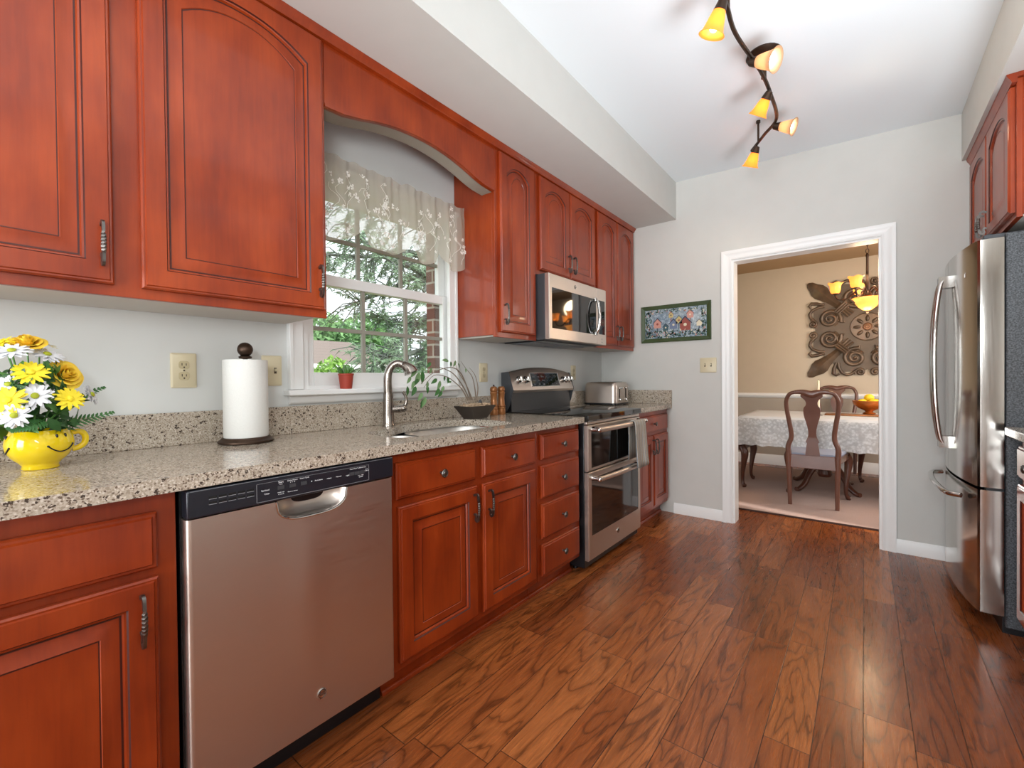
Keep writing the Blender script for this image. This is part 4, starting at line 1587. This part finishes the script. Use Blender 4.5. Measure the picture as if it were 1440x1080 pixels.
for k, (u, v, x, ang, L) in enumerate(LV):
    P = bp(u, v, x)
    # leaf lies roughly in a plane facing the room, drooping at 'ang' below the horizontal
    d = (Vector((.15, -math.cos(ang), -math.sin(ang)))).normalized()
    nn = Vector((1, .2*math.sin(k), .35)).normalized()
    yv = nn.cross(d).normalized()
    nn = d.cross(yv)
    L *= 1.45
    m.mat(k % 2)
    Mx = Matrix(((d.x, yv.x, nn.x, P.x), (d.y, yv.y, nn.y, P.y), (d.z, yv.z, nn.z, P.z), (0, 0, 0, 1)))
    leaf_shape(m, Mx @ Matrix.Translation((-L*.35, 0, 0)), L, L*.2, .12)
o = m.build('leaves', ['leaf', 'leaf3'], bt, smooth=60)

# pepper and salt mills
MP = [(.025, 0), (.026, .004), (.026, .03), (.0245, .036), (.0265, .042), (.0235, .048), (.0265, .054), (.022, .062), (.0195, .10), (.0215, .128), (.0235, .134), (.0235, .140), (.021, .144), (.024, .152), (.0235, .166), (.0165, .176), (.004, .178)]
for k, (x, y, lab) in enumerate(((.105, 2.095, 'copper-brown pepper mill with top knob, nearer the bonsai tray'), (.105, 2.168, 'copper-brown salt mill without knob, nearer the range'))):
    t = thing('spice_mill', lab, 'mill', (x, y, CT), 0, 'mills beside the range')
    MB().lathe(MP[:12], 24).build('body', 'copper', t)
    MB().lathe([(.023, .1405)]+MP[12:], 24).build('head', 'copper', t)
    if k == 0:
        MB().sphere((0, 0, .183), .006, 10).build('top_knob', 'bronze', t)

# toaster
ts = thing('toaster', 'stainless four-slot toaster standing in the worktop corner', 'toaster', (.20, 3.46, CT), 0)
tp = rrect(-.15, -.135, .14, .135, .035, 6)
pr = []
for z, k in ((.018, 0), (.15, 0), (.175, .004), (.187, .014), (.19, .03)):
    pr.append([(x*(1-k/.15), y*(1-k/.135), z) for x, y in tp])
MB().loft(pr).build('shell', 'steel', ts, smooth=50)
MB().prism(rrect(-.153, -.138, .143, .138, .037, 6), .006, .0178, 'z').build('base', 'black', ts)
for y in (-.085, -.04, .04, .085):
    MB().box(-.10, y-.014, .1895, .09, y+.014, .1915).build('slot', 'darkvoid', ts)
for y in (-.06, .06):
    l = MB().box(.1405, y-.006, .06, .1425, y+.006, .15).build('lever_slot', 'darkvoid', ts)
    MB().box(.1425, y-.02, .135, .162, y+.02, .147).build('lever', 'chrome', l, bevel=.003)
    Tk = Matrix.Translation((.1405, y, .045)) @ Matrix.Rotation(PI/2, 4, 'Y')
    MB().lathe([(.014, 0), (.014, .012), (.012, .016), (.002, .0165)], 16, Tk).build('dial', 'chrome', ts)
for x in (-.12, .11):
    for y in (-.1, .1):
        MB().lathe([(.012, 0), (.012, .0062)], 10, Matrix.Translation((x, y, 0))).build('foot', 'black', ts)

# ------------------------------------------------------------------ sheer valance curtain
cv = thing('curtain_valance', 'sheer beige embroidered valance hanging across the kitchen window', 'curtain', (0, 0, 0))
NYc, NZc = 150, 16
SC_N = [.86, 1.19, 1.475, 1.685, 1.905]


def cur_bottom(y):
    for a, b in zip(SC_N, SC_N[1:]):
        if a <= y <= b:
            q = (y-a)/(b-a)
            return 1.84-.085*math.sin(PI*q)**.6
    return 1.84


def cur_pt(y, q):
    z = 2.13+.012*math.sin(y*61)*(1-q)*.6+q*(cur_bottom(y)-2.13)
    amp = .007+.010*q
    x = .085+amp*math.sin(y*48+1.2*math.sin(y*11))+.004*math.sin(y*131)*(1-q)
    if abs(q-.1) < .08:
        x -= .004
    # ends return to the wall
    if y > 1.88:
        x -= (y-1.88)*2.4
    return Vector((x, y, z))


vs, fs = [], []
for i in range(NYc+1):
    y = .90+(1.905-.90)*i/NYc
    for j in range(NZc+1):
        vs.append(cur_pt(y, j/NZc))
for i in range(NYc):
    for j in range(NZc):
        a = i*(NZc+1)+j
        fs.append((a, a+1, a+NZc+2, a+NZc+1))
cl = MB().add(vs, fs).build('cloth', 'valance', cv, smooth=80)
rn = random.Random(12)
m = MB()
for i in range(80):
    y, q = rn.uniform(.93, 1.87), rn.uniform(.06, .92)
    P = cur_pt(y, q)+Vector((.0025, 0, 0))
    R = rn.uniform(.007, .013)
    for k in range(5):
        a = 2*PI*k/5+rn.random()
        m.add([(P.x, P.y, P.z), (P.x, P.y+R*math.cos(a-.45), P.z+R*math.sin(a-.45)), (P.x+.0005, P.y+R*1.25*math.cos(a), P.z+R*1.25*math.sin(a)), (P.x, P.y+R*math.cos(a+.45), P.z+R*math.sin(a+.45))], [(0, 1, 2, 3)])
    # trailing stitched vine
    if i % 2 == 0:
        y2, vv = y, []
        for k in range(7):
            qq = min(.97, q+.045*k)
            yy = min(1.87, y+.022*math.sin(k*.9+i))
            vv.append(cur_pt(yy, qq)+Vector((.002, 0, 0)))
        m.tube(vv, .0011, 4)
o = m.build('embroidery', 'embroidery', cl, smooth=0)
o['kind'] = 'stuff'
MB().tube([(.0, .895, 2.095), (.055, .90, 2.095), (.062, .93, 2.095), (.062, 1.84, 2.095), (.055, 1.862, 2.095), (.0, 1.865, 2.095)], .005, 8).build('rod', 'trim', cv)

# ------------------------------------------------------------------ track light
tl = thing('track_light', 'curvy bronze track light with five spot heads on the ceiling', 'light', (0, 0, 0))
CZ = 2.7


def ceil_z(x):
    return 2.782-(2.782-2.657)*x/XR


RZ = 2.60
rail = smooth_path([(1.50, 1.45, RZ), (1.475, 1.65, RZ), (1.49, 1.89, RZ), (1.485, 2.10, RZ), (1.525, 2.42, RZ), (1.535, 2.66, RZ), (1.525, 2.93, RZ), (1.44, 3.08, RZ), (1.345, 3.24, RZ)], 8)
MB().tube(rail, .009, 8).build('rail', 'bronze', tl)
cz = ceil_z(1.527)
MB().lathe([(.075, 0), (.078, .008), (.06, .022), (.03, .03), (.012, .032), (.012, cz-RZ-.001)], 24, Matrix.Translation((1.529, 2.50, cz)) @ Matrix.Rotation(PI, 4, 'X')).build('canopy', 'bronze', tl)
for x, y in ((1.40, 3.135), (1.49, 1.95)):
    m = MB()
    m.tube([(x, y, RZ), (x, y, ceil_z(x)-.001)], .006, 8)
    m.lathe([(.012, -.014), (.012, 0)], 10, Matrix.Translation((x, y, ceil_z(x)-.001)))
    m.build('standoff', 'bronze', tl)
# root on the rail, then the way the shade points: along the room's right, up, and back to where one stands
HEADS = [((1.49, 1.86), (-.35, -.80, .38), 'amber', 1.0), ((1.508, 2.30), (.78, -.15, .5), 'amber2', 1.05), ((1.537, 2.60), (-.50, -.86, .05), 'amber', .95), ((1.51, 2.97), (.88, -.25, .36), 'amber2', .95), ((1.385, 3.17), (-.34, -.93, .05), 'amber', 1.0)]
for (hx, hy), (pa, pb, pc_), gm, s_ in HEADS:
    root = Vector((hx, hy, RZ))
    neck = root+Vector((0, 0, -.022))
    c_ = (CAM-neck).normalized()
    h_ = c_.cross(Vector((0, 0, 1))).normalized()*-1
    d = (h_*pa+c_.cross(h_)*pb+c_*pc_).normalized()
    Fm = Matrix.Translation(neck) @ frame_of(d)
    m = MB().tube([root, neck+d*.004], .006, 8)
    m.lathe([(.006, -.008), (.016, -.004), (.02, .012), (.024, .03), (.020, .032)], 16, Fm)
    hd = m.build('lamp_head', 'bronze', tl)
    g = [(.018, .024), (.024, .034), (.030, .055), (.035, .08), (.041, .100), (.050, .112), (.047, .112), (.038, .100), (.032, .08), (.027, .055), (.021, .036), (.015, .030)]
    g = [(r*s_, z*s_ if z > .04 else z) for r, z in g]
    MB().lathe(g, 24, Fm, False, False).build('glass_shade', gm, hd, smooth=60)
    MB().sphere((0, 0, .074*s_), .019, 12, Fm, (1, 1, 1.5)).build('bulb', 'bulb', hd)
    lt = light('track_bulb_light', 'SPOT', neck+d*.115, 3, (1, .82, .6), (.03, .03), aim=neck+d*2)
    lt.data.spot_size = 2.2
    lt.data.spot_blend = .8
    lt.data.shadow_soft_size = .04

# ------------------------------------------------------------------ dining room
o = MB().box(-.7, 4.19, .0005, 2.95, 6.30, .011).mat(1).box(-.705, 4.175, .0005, 2.955, 4.19, .012).box(-.705, 6.30, .0005, 2.955, 6.312, .012).build('rug', ['rug', 'rugedge'], smooth=0)
tag(o, 'plain brown rug under the dining table', 'rug')
TX0, TX1, TY0, TY1, TZ = .90, 2.75, 4.95, 5.95, .742
tb = thing('dining_table', 'dark wooden pedestal dining table covered by lace cloth', 'table', (0, 0, 0))
B('tabletop', (TX0+.045, TY0+.045, TZ-.03, TX1-.045, TY1-.045, TZ-.002), 'mahogany', tb, .006)
B('apron', (TX0+.15, TY0+.12, TZ-.10, TX1-.15, TY1-.12, TZ-.031), 'mahogany', tb)
PX, PY = 1.60, 5.42
for PX in (1.60, 2.35):
    MB().lathe([(.05, .13), (.065, .16), (.05, .22), (.04, .27), (.06, .34), (.075, .40), (.055, .47), (.045, .55), (.08, .60), (.09, .642)], 20, Matrix.Translation((PX, PY, 0))).build('pedestal', 'mahogany', tb)
    for a in (-125, -40, 55, 140):
        a = math.radians(a)
        P = smooth_path([(PX+r*math.cos(a), PY+r*math.sin(a), z) for r, z in ((.03, .22), (.10, .25), (.19, .18), (.26, .08), (.33, .035), (.37, .034))], 5)
        N = len(P)
        MB().tube(P, [.034-.014*i/(N-1) for i in range(N)], 10).build('leg', 'mahogany', tb, smooth=60)
# lace cloth draped over the table
vs, fs = [], []
NX, NYk = 46, 26


def cloth_pt(i, j):
    # i: 0..NX over the width incl. drops, j: 0..NYk
    dx, dyk = .30, .285
    wx, wy = TX1-TX0, TY1-TY0
    s = -dx+(wx+2*dx)*i/NX
    t_ = -dyk+(wy+2*dyk)*j/NYk
    ox, oy = max(0, -s, s-wx), max(0, -t_, t_-wy)
    x = TX0+min(max(s, 0), wx)
    y = TY0+min(max(t_, 0), wy)
    drop = max(ox, oy)
    if ox > 0 and oy > 0:
        drop = max(ox, oy)+.25*min(ox, oy)
    fl = .012*drop/.28
    if ox > 0:
        sx = -1 if s < 0 else 1
        x += sx*(.006+.02*drop/.28+fl*math.sin(y*26))
    if oy > 0:
        sy = -1 if t_ < 0 else 1
        y += sy*(.006+.02*drop/.28+fl*math.sin(x*24))
    z = TZ-drop
    if drop > .26:
        z += .008*math.sin((x+y)*60)
    return (x, y, z)


for i in range(NX+1):
    for j in range(NYk+1):
        vs.append(cloth_pt(i, j))
for i in range(NX):
    for j in range(NYk):
        a = i*(NYk+1)+j
        fs.append((a, a+1, a+NYk+2, a+NYk+1))
o = MB().add(vs, fs).build('tablecloth', 'lace', smooth=60)
tag(o, 'white lace tablecloth draped over the dining table', 'tablecloth')


def make_chair(label, loc, rz):
    """local: back at y=0, seat runs towards +y"""
    t = thing('dining_chair', label, 'chair', loc, rz, 'dining chairs')
    lean = [(0, .03), (.2, .012), (.45, 0), (.6, -.012), (.8, -.05), (1.0, -.095)]

    def by(z):
        return interp(lean, z)
    half = [(0, .168), (.2, .170), (.45, .175), (.50, .178), (.535, .172), (.58, .156), (.63, .152), (.72, .163), (.82, .178), (.90, .183), (.945, .172)]
    sec4 = [(.8, .8), (-.8, .8), (-.8, -.8), (.8, -.8)]
    for s_ in (-1, 1):
        lg = [(0, .168), (.2, .170), (.45, .175)]
        MB().tube([(s_*x, by(z), z) for z, x in lg], [.015, .018, .022], 8, sec=[(math.copysign(abs(math.cos(PI/8+k*PI/4))**.5, math.cos(PI/8+k*PI/4)), math.copysign(abs(math.sin(PI/8+k*PI/4))**.5, math.sin(PI/8+k*PI/4))) for k in range(8)]).build('leg', 'mahogany2', t, smooth=50)
        P = smooth_path([(s_*x, by(z), z) for z, x in half[2:]]+[(s_*.150, by(.98), .978), (s_*.115, by(.99), .990)], 4)
        MB().tube(P, [.021-.006*i/(len(P)-1) for i in range(len(P))], 8).build('stile', 'mahogany2', t, smooth=60)
        # front cabriole leg
        fx_, fy_ = s_*.222, .47
        P = smooth_path([(fx_*.97, fy_*.985, .41), (fx_*1.05, fy_+.018, .35), (fx_*1.02, fy_+.008, .25), (fx_*.97, fy_-.004, .14), (fx_*.97, fy_-.004, .06), (fx_*1.02, fy_+.008, .022), (fx_*1.07, fy_+.022, .012)], 5)
        tabr = [(0, .034), (.17, .036), (.33, .026), (.5, .018), (.68, .0145), (.84, .018), (.93, .024), (1, .014)]
        MB().tube(P, [interp(tabr, i/(len(P)-1)) for i in range(len(P))], 10).build('leg', 'mahogany', t, smooth=60)
    # crest rail: yoke shape
    cr = [(-.118, .990), (-.08, .992), (-.045, .985), (0, .972), (.045, .985), (.08, .992), (.118, .990)]
    P = smooth_path([(x, by(.985), z) for x, z in cr], 4)
    MB().tube(P, [.016+.014*math.exp(-((i-12)/7)**2) for i in range(len(P))], 8, sec=[(math.cos(2*PI*k/8), .6*math.sin(2*PI*k/8)) for k in range(8)]).build('crest_rail', 'mahogany2', t, smooth=60)
    # vase splat
    sp = [(.445, .052), (.47, .050), (.52, .044), (.55, .040), (.565, .047), (.585, .040), (.62, .029), (.67, .030), (.73, .042), (.78, .055), (.83, .060), (.86, .055), (.875, .044), (.90, .040), (.925, .050), (.955, .078), (.975, .070)]
    L = smooth_path([(z, h_, 0) for z, h_ in sp], 3)
    loops = []
    for p in L:
        z, h_ = p.x, p.y
        y = by(z)
        loops.append([(-h_, y-.007, z), (h_, y-.007, z), (h_, y+.007, z), (-h_, y+.007, z)])
    MB().loft(loops).build('splat', 'mahogany2', t, smooth=40)
    m = MB().box(-.165, -.012, .335, .165, .012, .447)
    m.build('rear_rail', 'mahogany2', t, bevel=.003)
    ring = [(-.178, .01), (.178, .01), (.235, .44), (.20, .48), (-.20, .48), (-.235, .44)]
    MB().prism(ring, .375, .430, 'z').build('seat_rail', 'mahogany', t, bevel=.004)
    cu = [[(x*k, .015+(y-.015)*k2, z) for x, y in ring] for k, k2, z in ((.94, .97, .4305), (.96, .98, .444), (.93, .96, .456), (.8, .85, .461))]
    MB().loft(cu).build('seat', 'cushion', t, smooth=60)
    return t


make_chair('mahogany dining chair pulled up with its back to the doorway', (1.567, 4.545, .011), 0)
c2 = make_chair('mahogany dining chair on the far side, seen over the tabletop', (1.66, 6.42, .011), PI)
c3 = make_chair('mahogany chair at the table end, only its curved front legs showing', (.47, 5.235, .011), -PI/2)

# objects on the dining table
bw = thing('fruit_bowl', 'footed amber bowl of yellow fruit on the dining table', 'bowl', (1.95, 5.60, TZ+.001))
MB().lathe([(.05, 0), (.055, .006), (.03, .02), (.035, .03), (.09, .055), (.125, .09), (.135, .13), (.125, .13), (.115, .09), (.08, .062), (.005, .05)], 28).build('bowl_body', 'bowl', bw)
for k, (x, y) in enumerate(((-.05, -.02), (.03, -.05), (.05, .04), (-.02, .05), (0, 0))):
    o = MB().sphere((0, 0, 0), .036, 12, sq=(1.15, 1, 1)).build('lemon', 'lemon')
    o.location = (1.95+x, 5.60+y, TZ+(.112 if k < 4 else .16))
    tag(o, 'yellow lemon in the amber bowl on the dining table', 'fruit', 'lemons in the bowl')
o = MB().prism(rrect(1.60, 5.42, 2.35, 5.60, .02, 4), TZ+.002, TZ+.016, 'z').build('wooden_tray', 'copper', bevel=.003)
tag(o, 'flat brown wooden board under the amber bowl', 'board')
bw.location.z = TZ+.017
for ob in list(COL.objects):
    if ob.name.startswith('lemon'):
        ob.location.z += .016
cd = thing('candlestick', 'tall ivory taper candle in a small holder on the table', 'candle', (1.555, 5.37, TZ+.001))
MB().lathe([(.035, 0), (.036, .005), (.012, .012), (.010, .05), (.016, .06), (.014, .07)], 16).build('holder', 'chrome', cd)
MB().lathe([(.0115, .0705), (.009, .34), (.004, .352)], 14).build('taper', 'candle', cd)
MB().tube([(0, 0, .35), (.001, 0, .362)], .0012, 5).build('wick', 'black', cd)

# chandelier
CX, CY = 1.937, 5.15
ch = thing('chandelier', 'bronze chandelier with amber glass shades over the dining table', 'chandelier', (CX, CY, 0))
MB().lathe([(.105, 1.83), (.115, 1.836), (.112, 1.84), (.1, 1.825), (.085, 1.80), (.06, 1.762), (.03, 1.735), (.004, 1.726), (.004, 1.722), (.033, 1.731), (.066, 1.758), (.092, 1.797)], 30, None, False, False).build('glass_bowl', 'glow', ch, smooth=60)
MB().lathe([(.006, 1.700), (.012, 1.706), (.010, 1.716), (.016, 1.721), (.004, 1.7255)], 12).build('finial', 'bronze', ch)
m = MB().lathe([(.012, 1.80), (.02, 1.845), (.035, 1.86), (.03, 1.88), (.014, 1.90), (.016, 1.94), (.022, 1.97), (.012, 2.0), (.010, 2.2), (.014, 2.22), (.008, 2.24)], 16)
m.build('column', 'bronze', ch)
m = MB()
zc = 2.24
k = 0
while zc < 2.49:
    Tm = Matrix.Translation((0, 0, zc+.02)) @ Matrix.Rotation(PI/2*(k % 2), 4, 'Z')
    m.tube([(.011*math.cos(a), 0, .022*math.sin(a)) for a in [2*PI*i/12 for i in range(12)]], .0028, 5, T=Tm, close=True)
    zc += .034
    k += 1
m.lathe([(.06, 2.485), (.06, 2.495), (.05, 2.509)], 20)
m.build('chain', 'bronze', ch)
for k in range(5):
    a = math.radians(178+72*k)
    ca, sa = math.cos(a), math.sin(a)
    P = smooth_path([(.02*ca, .02*sa, 1.90), (.06*ca, .06*sa, 1.93), (.10*ca, .10*sa, 1.89), (.15*ca, .15*sa, 1.845), (.205*ca, .205*sa, 1.845), (.235*ca, .235*sa, 1.88), (.235*ca, .235*sa, 1.895)], 5)
    arm = MB().tube(P, .007, 8).tube([(.10*ca+.028*ca*math.cos(b), .10*sa+.028*sa*math.cos(b), 1.865+.028*math.sin(b)) for b in [i*.5 for i in range(11)]], .004, 6).lathe([(.008, 1.893), (.026, 1.898), (.028, 1.905), (.012, 1.91)], 14, Matrix.Translation((.235*ca, .235*sa, 0))).build('arm', 'bronze', ch)
    Tm = Matrix.Translation((.235*ca, .235*sa, 1.905))
    nlob = 24
    prof = [(.024, .0), (.036, .012), (.041, .035), (.042, .06), (.047, .082), (.060, .098)]
    loops = []
    for r, z in prof+[(r-.003, z) for r, z in reversed(prof)]:
        fl = max(0, (z-.06)/.04)
        loops.append([(r*(1+.06*fl*math.cos(5*2*PI*j/nlob))*math.cos(2*PI*j/nlob), r*(1+.06*fl*math.cos(5*2*PI*j/nlob))*math.sin(2*PI*j/nlob), z+.006*fl*math.cos(5*2*PI*j/nlob)) for j in range(nlob)])
    MB().loft(loops, False, True, T=Tm).build('glass_shade', 'glow', arm, smooth=60)
    MB().sphere((0, 0, .04), .02, 10, Tm, (1, 1, 1.3)).build('bulb', 'bulb', arm)
light('chandelier_glow', 'POINT', (CX, CY, 2.06), 14, (1, .76, .48), (.12, .12))
light('chandelier_bowl_glow', 'POINT', (CX, CY, 1.66), 9, (1, .76, .48), (.08, .08))

# carved wall medallion
md_ = thing('wall_medallion', 'carved square bronze scrollwork medallion on the dining room wall', 'wall art', (1.944, YB, 1.70))
T = onface((0, 0, 0), (0, -1, 0))
H_ = .580


def mm(a, b, sx, sy, swap):
    if swap:
        a, b = b, a
    return (a*sx*H_, b*sy*H_)


outline = [(0, .84), (.10, .92), (.20, .90), (.28, .88), (.42, .90), (.50, .82), (.56, .70), (.66, .66), (.70, .56), (.82, .50), (.90, .42), (.88, .28), (.90, .20), (.92, .10), (.84, 0)]
pts = []
for (sx, sy, rv) in ((1, 1, 0), (1, -1, 1), (-1, -1, 0), (-1, 1, 1)):
    q = [(a*sx*H_, b*sy*H_) for a, b in outline]
    pts += (q[::-1] if rv else q)[:-1]
MB().prism(pts, .002, .016, 'z', T).build('back_plate', 'medback', md_)
m = MB().mat(0)
m.tube([(.27*H_*math.cos(a), .27*H_*math.sin(a), .020) for a in [2*PI*i/40 for i in range(40)]], .007, 6, T=T, close=True)
m.lathe([(.27*H_, .016), (.26*H_, .022), (.1*H_, .022)], 40, T)
ros = MB()
for k in range(8):
    a = 2*PI*k/8
    ros.sphere((0, 0, 0), .032, 10, T @ Matrix.Rotation(a, 4, 'Z') @ Matrix.Translation((.165*H_, 0, .028)), (1.25, .62, .6))
ros.mat(1).lathe([(.045, .022), (.045, .034), (.036, .04), (.034, .036), (.004, .04)], 20, T)
for k in range(7):
    ros.sphere((.018*math.cos(k), .018*math.sin(k), .04), .008, 6, T)
m.build('ring', ['medallion'], md_)
ros.build('rosette', ['medallion', 'medgold'], md_)


def spiral(cx, cy, r0, r1, a0, turns, n=34):
    out = []
    for i in range(n+1):
        q = i/n
        r = r0+(r1-r0)*q**.8
        a = a0+turns*2*PI*q
        out.append((cx+r*math.cos(a), cy+r*math.sin(a)))
    return out


for sx in (-1, 1):
    for sy in (-1, 1):
        lf = MB()
        # pointed corner leaf on the diagonal, from tip to binding
        loops = []
        tipx, tipy = .98, .98
        for q, wd, hg in ((0, .02, .02), (.06, .07, .026), (.18, .10, .034), (.30, .145, .046), (.42, .15, .05), (.54, .115, .05), (.66, .10, .046), (.8, .085, .042), (1, .075, .04)):
            c = 1.0-.56*q
            ca, cb = c*.985, c*.985
            nx, ny = .7071*wd, -.7071*wd
            base = [(ca-nx, cb-ny, .012), (ca, cb, hg), (ca+nx, cb+ny, .012), (ca, cb, .004)]
            loops.append([(a*sx*H_, b*sy*H_, h) for a, b, h in base])
        lf.loft(loops, T=T)
        for cbd in (.44, .41, .38):
            lf.tube([((cbd+.085*d)*sx*H_, (cbd-.085*d)*sy*H_, .05) for d in (-1, -.5, 0, .5, 1)], .013, 6, T=T)
        for d in (-1, 0, 1):
            lf.tube([((.37+.03*d)*sx*H_, (.37-.03*d)*sy*H_, .04), ((.26+.04*d)*sx*H_, (.26-.04*d)*sy*H_, .03)], .014, 6, T=T)
        lf.build('corner_leaf', 'medallion', md_, smooth=40)
        for swap in (0, 1):
            sc_ = MB()

            def tubeof(path, r, h, n=7):
                r = [q*1.25 for q in r] if isinstance(r, list) else r*1.35
                sc_.tube([(*mm(a, b, sx, sy, swap), h) for a, b in path], r, n, T=T)
            # in quadrant units: x = across, y = up, both positive
            N = 35
            tubeof(spiral(.61, .20, .20, .03, math.radians(200), -2.0), [.019-.008*i/(N-1) for i in range(N)], .026)
            sc_.sphere((*mm(.61, .20, sx, sy, swap), .036), .017, 8, T)
            for rr in (.11, .14, .165):
                tubeof([(.61+rr*math.cos(a), .20+rr*math.sin(a)*1.0) for a in [2.2+.25*i for i in range(9)]], .006, .022, 5)
            tubeof(spiral(.90, .115, .085, .02, math.radians(60), 1.4, 20), .011, .024)
            sc_.sphere((*mm(.90, .115, sx, sy, swap), .03), .014, 8, T)
            tubeof([(.88, .19), (.94, .26), (.955, .33), (.91, .41), (.80, .46), (.70, .47)], .013, .024)
            tubeof([(.70, .50), (.82, .54), (.92, .55), (.96, .50), (.93, .45)], [.012, .016, .018, .014, .008], .022)
            tubeof(spiral(.40, .22, .095, .08, math.radians(250), .75, 18), .009, .024)
            sc_.build('scroll', 'medallion', md_, smooth=60)

# ------------------------------------------------------------------ garden beyond the window
o = MB().box(-40, -20, -1.3, -.3, 40, -1.2).build('ground', 'grassmat')
struct(o)


def leaf_cloud(mb, c, r, n, s_, seed, flat=1.0, droop=0):
    rn = random.Random(seed)
    for i in range(n):
        d = Vector((rn.gauss(0, 1), rn.gauss(0, 1), rn.gauss(0, 1))).normalized()*rn.random()**.4
        P = Vector((c[0]+d.x*r[0], c[1]+d.y*r[1], c[2]+d.z*r[2]))
        nn = Vector((rn.uniform(-1, 1), rn.uniform(-1, 1), rn.uniform(-.2, 1))).normalized()
        Fm = Matrix.Translation(P) @ frame_of(nn) @ Matrix.Rotation(rn.random()*6.28, 4, 'Z')
        k = s_*rn.uniform(.6, 1.3)
        mb.add([(-k, 0, 0), (0, -k*.45*flat, .02), (k, 0, 0), (0, k*.45*flat, -.02)], [(0, 1, 2, 3)], Fm)


def garden_tree(name, label, base, trunk, clouds, fol, seed, leaf):
    t = thing(name, label, 'tree', base)
    m = MB()
    for path, r0, r1 in trunk:
        P = smooth_path(path, 5)
        m.tube(P, [r0+(r1-r0)*i/(len(P)-1) for i in range(len(P))], 7)
    m.build('trunk', 'bark', t)
    m = MB()
    for k, (c, r, n) in enumerate(clouds):
        leaf_cloud(m, c, r, n, leaf, seed*50+k)
    o = m.build('foliage', fol, t, smooth=0)
    o['kind'] = 'stuff'
    return t


# near spreading conifer
cx, cy, cz = -5.0, 6.6, -1.2
rn = random.Random(4)
t = thing('conifer_tree', 'spreading grey-green conifer just outside the kitchen window', 'tree', (cx, cy, cz))
m = MB()
m.tube([(0, 0, 0), (.05, -.05, 2.2), (0, .05, 4.6), (.1, 0, 7)], [.2, .17, .13, .05], 9)
fo = MB()
brs = []
for z0, dy, dx_, dz in ((4.15, -2.6, .3, .75), (4.4, -1.9, -.5, -.6), (3.6, -2.2, .5, -1.0), (4.7, -2.9, .0, -.3), (3.0, -1.8, .4, -.9), (4.9, -1.4, .7, -1.2), (3.3, -1.3, -.6, .3), (2.3, -1.9, .2, -.5), (5.2, -2.5, -.3, .4), (2.7, -2.4, .5, .1)):
    P = smooth_path([(0, 0, z0), (dx_*.3, dy*.35, z0+.18+dz*.2), (dx_*.7, dy*.7, z0+dz*.55), (dx_, dy, z0+dz)], 6)
    m.tube(P, [.085-.07*i/(len(P)-1) for i in range(len(P))], 7)
    for i in range(4, len(P)):
        for s_ in range(4):
            e = P[i]+Vector((rn.uniform(-.5, .5), rn.uniform(-.6, .3), rn.uniform(-.7, .25)))
            mid = (P[i]+e)/2+Vector((0, 0, .08))
            m.tube([P[i], mid, e], [.014, .009, .004], 4)
            for q in range(11):
                pp = P[i].lerp(e, .25+.75*rn.random())
                for k in range(3):
                    d = Vector((rn.uniform(-1, 1), rn.uniform(-1, 1), rn.uniform(-1, .3))).normalized()
                    sd_ = d.cross(Vector((1, .3, .2))).normalized()*.010
                    L = rn.uniform(.06, .15)
                    fo.add([pp-sd_, pp+sd_, pp+d*L], [(0, 1, 2)])
m.build('trunk', 'bark', t)
o = fo.build('foliage', 'fol2', t, smooth=0)
o['kind'] = 'stuff'

garden_tree('leafy_shrub', 'bright green shrub below the conifer outside the window', (-6.5, 6.2, -1.2), [([(0, 0, 0), (0, 0, .9), (.1, .2, 1.6)], .06, .02)],
            [((0, .3, 1.5), (.8, 1.0, 1.1), 2600), ((-.3, -1.0, .9), (.7, .9, .7), 1200), ((0, 1.6, 1.9), (.7, .9, 1.1), 1600)], 'fol1', 3, .075)
garden_tree('leafy_shrub', 'small round green shrub in front of the white house', (-11, 7.3, -1.2), [([(0, 0, 0), (0, 0, 1.2)], .06, .03)],
            [((0, 0, 2.15), (.75, .75, .95), 1500)], 'fol1', 5, .085)
garden_tree('broadleaf_tree', 'tall pale green tree rising behind the white house', (-24, 14.2, -1.2), [([(0, 0, 0), (0, 0, 3), (.2, 0, 5)], .25, .1)],
            [((0, 0, 4.6), (1.8, 2.4, 2.0), 2600), ((0, -2.4, 3.9), (1.5, 1.9, 1.2), 1500), ((0, 3.2, 4.6), (1.8, 2.2, 2.4), 2200)], 'fol3', 7, .22)
garden_tree('broadleaf_tree', 'low distant tree left of the tall pale green one', (-31, 10.5, -1.2), [([(0, 0, 0), (0, 0, 3)], .2, .1)],
            [((0, 0, 3.5), (1.6, 2.4, 1.2), 1800), ((0, -3, 3.3), (1.6, 2.4, .9), 1500)], 'fol3', 8, .2)
# neighbouring house
hs = thing('neighbour_house', 'white neighbouring house with grey-brown roof across the garden', 'house', (-16, 9.0, -1.2))
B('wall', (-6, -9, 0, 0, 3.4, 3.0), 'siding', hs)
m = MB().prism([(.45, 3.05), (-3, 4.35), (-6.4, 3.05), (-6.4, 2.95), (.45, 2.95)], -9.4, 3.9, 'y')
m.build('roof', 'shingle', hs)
B('fascia', (.40, -9.4, 2.86, .47, 3.9, 3.06), 'siding', hs)
for y in (-.6, .75, 2.2):
    f = MB().box(.001, y, 1.4, .06, y+.75, 2.55).build('window', 'trim', hs)
    B('pane', (.061, y+.06, 1.48, .07, y+.69, 2.48), 'houseglass', f)
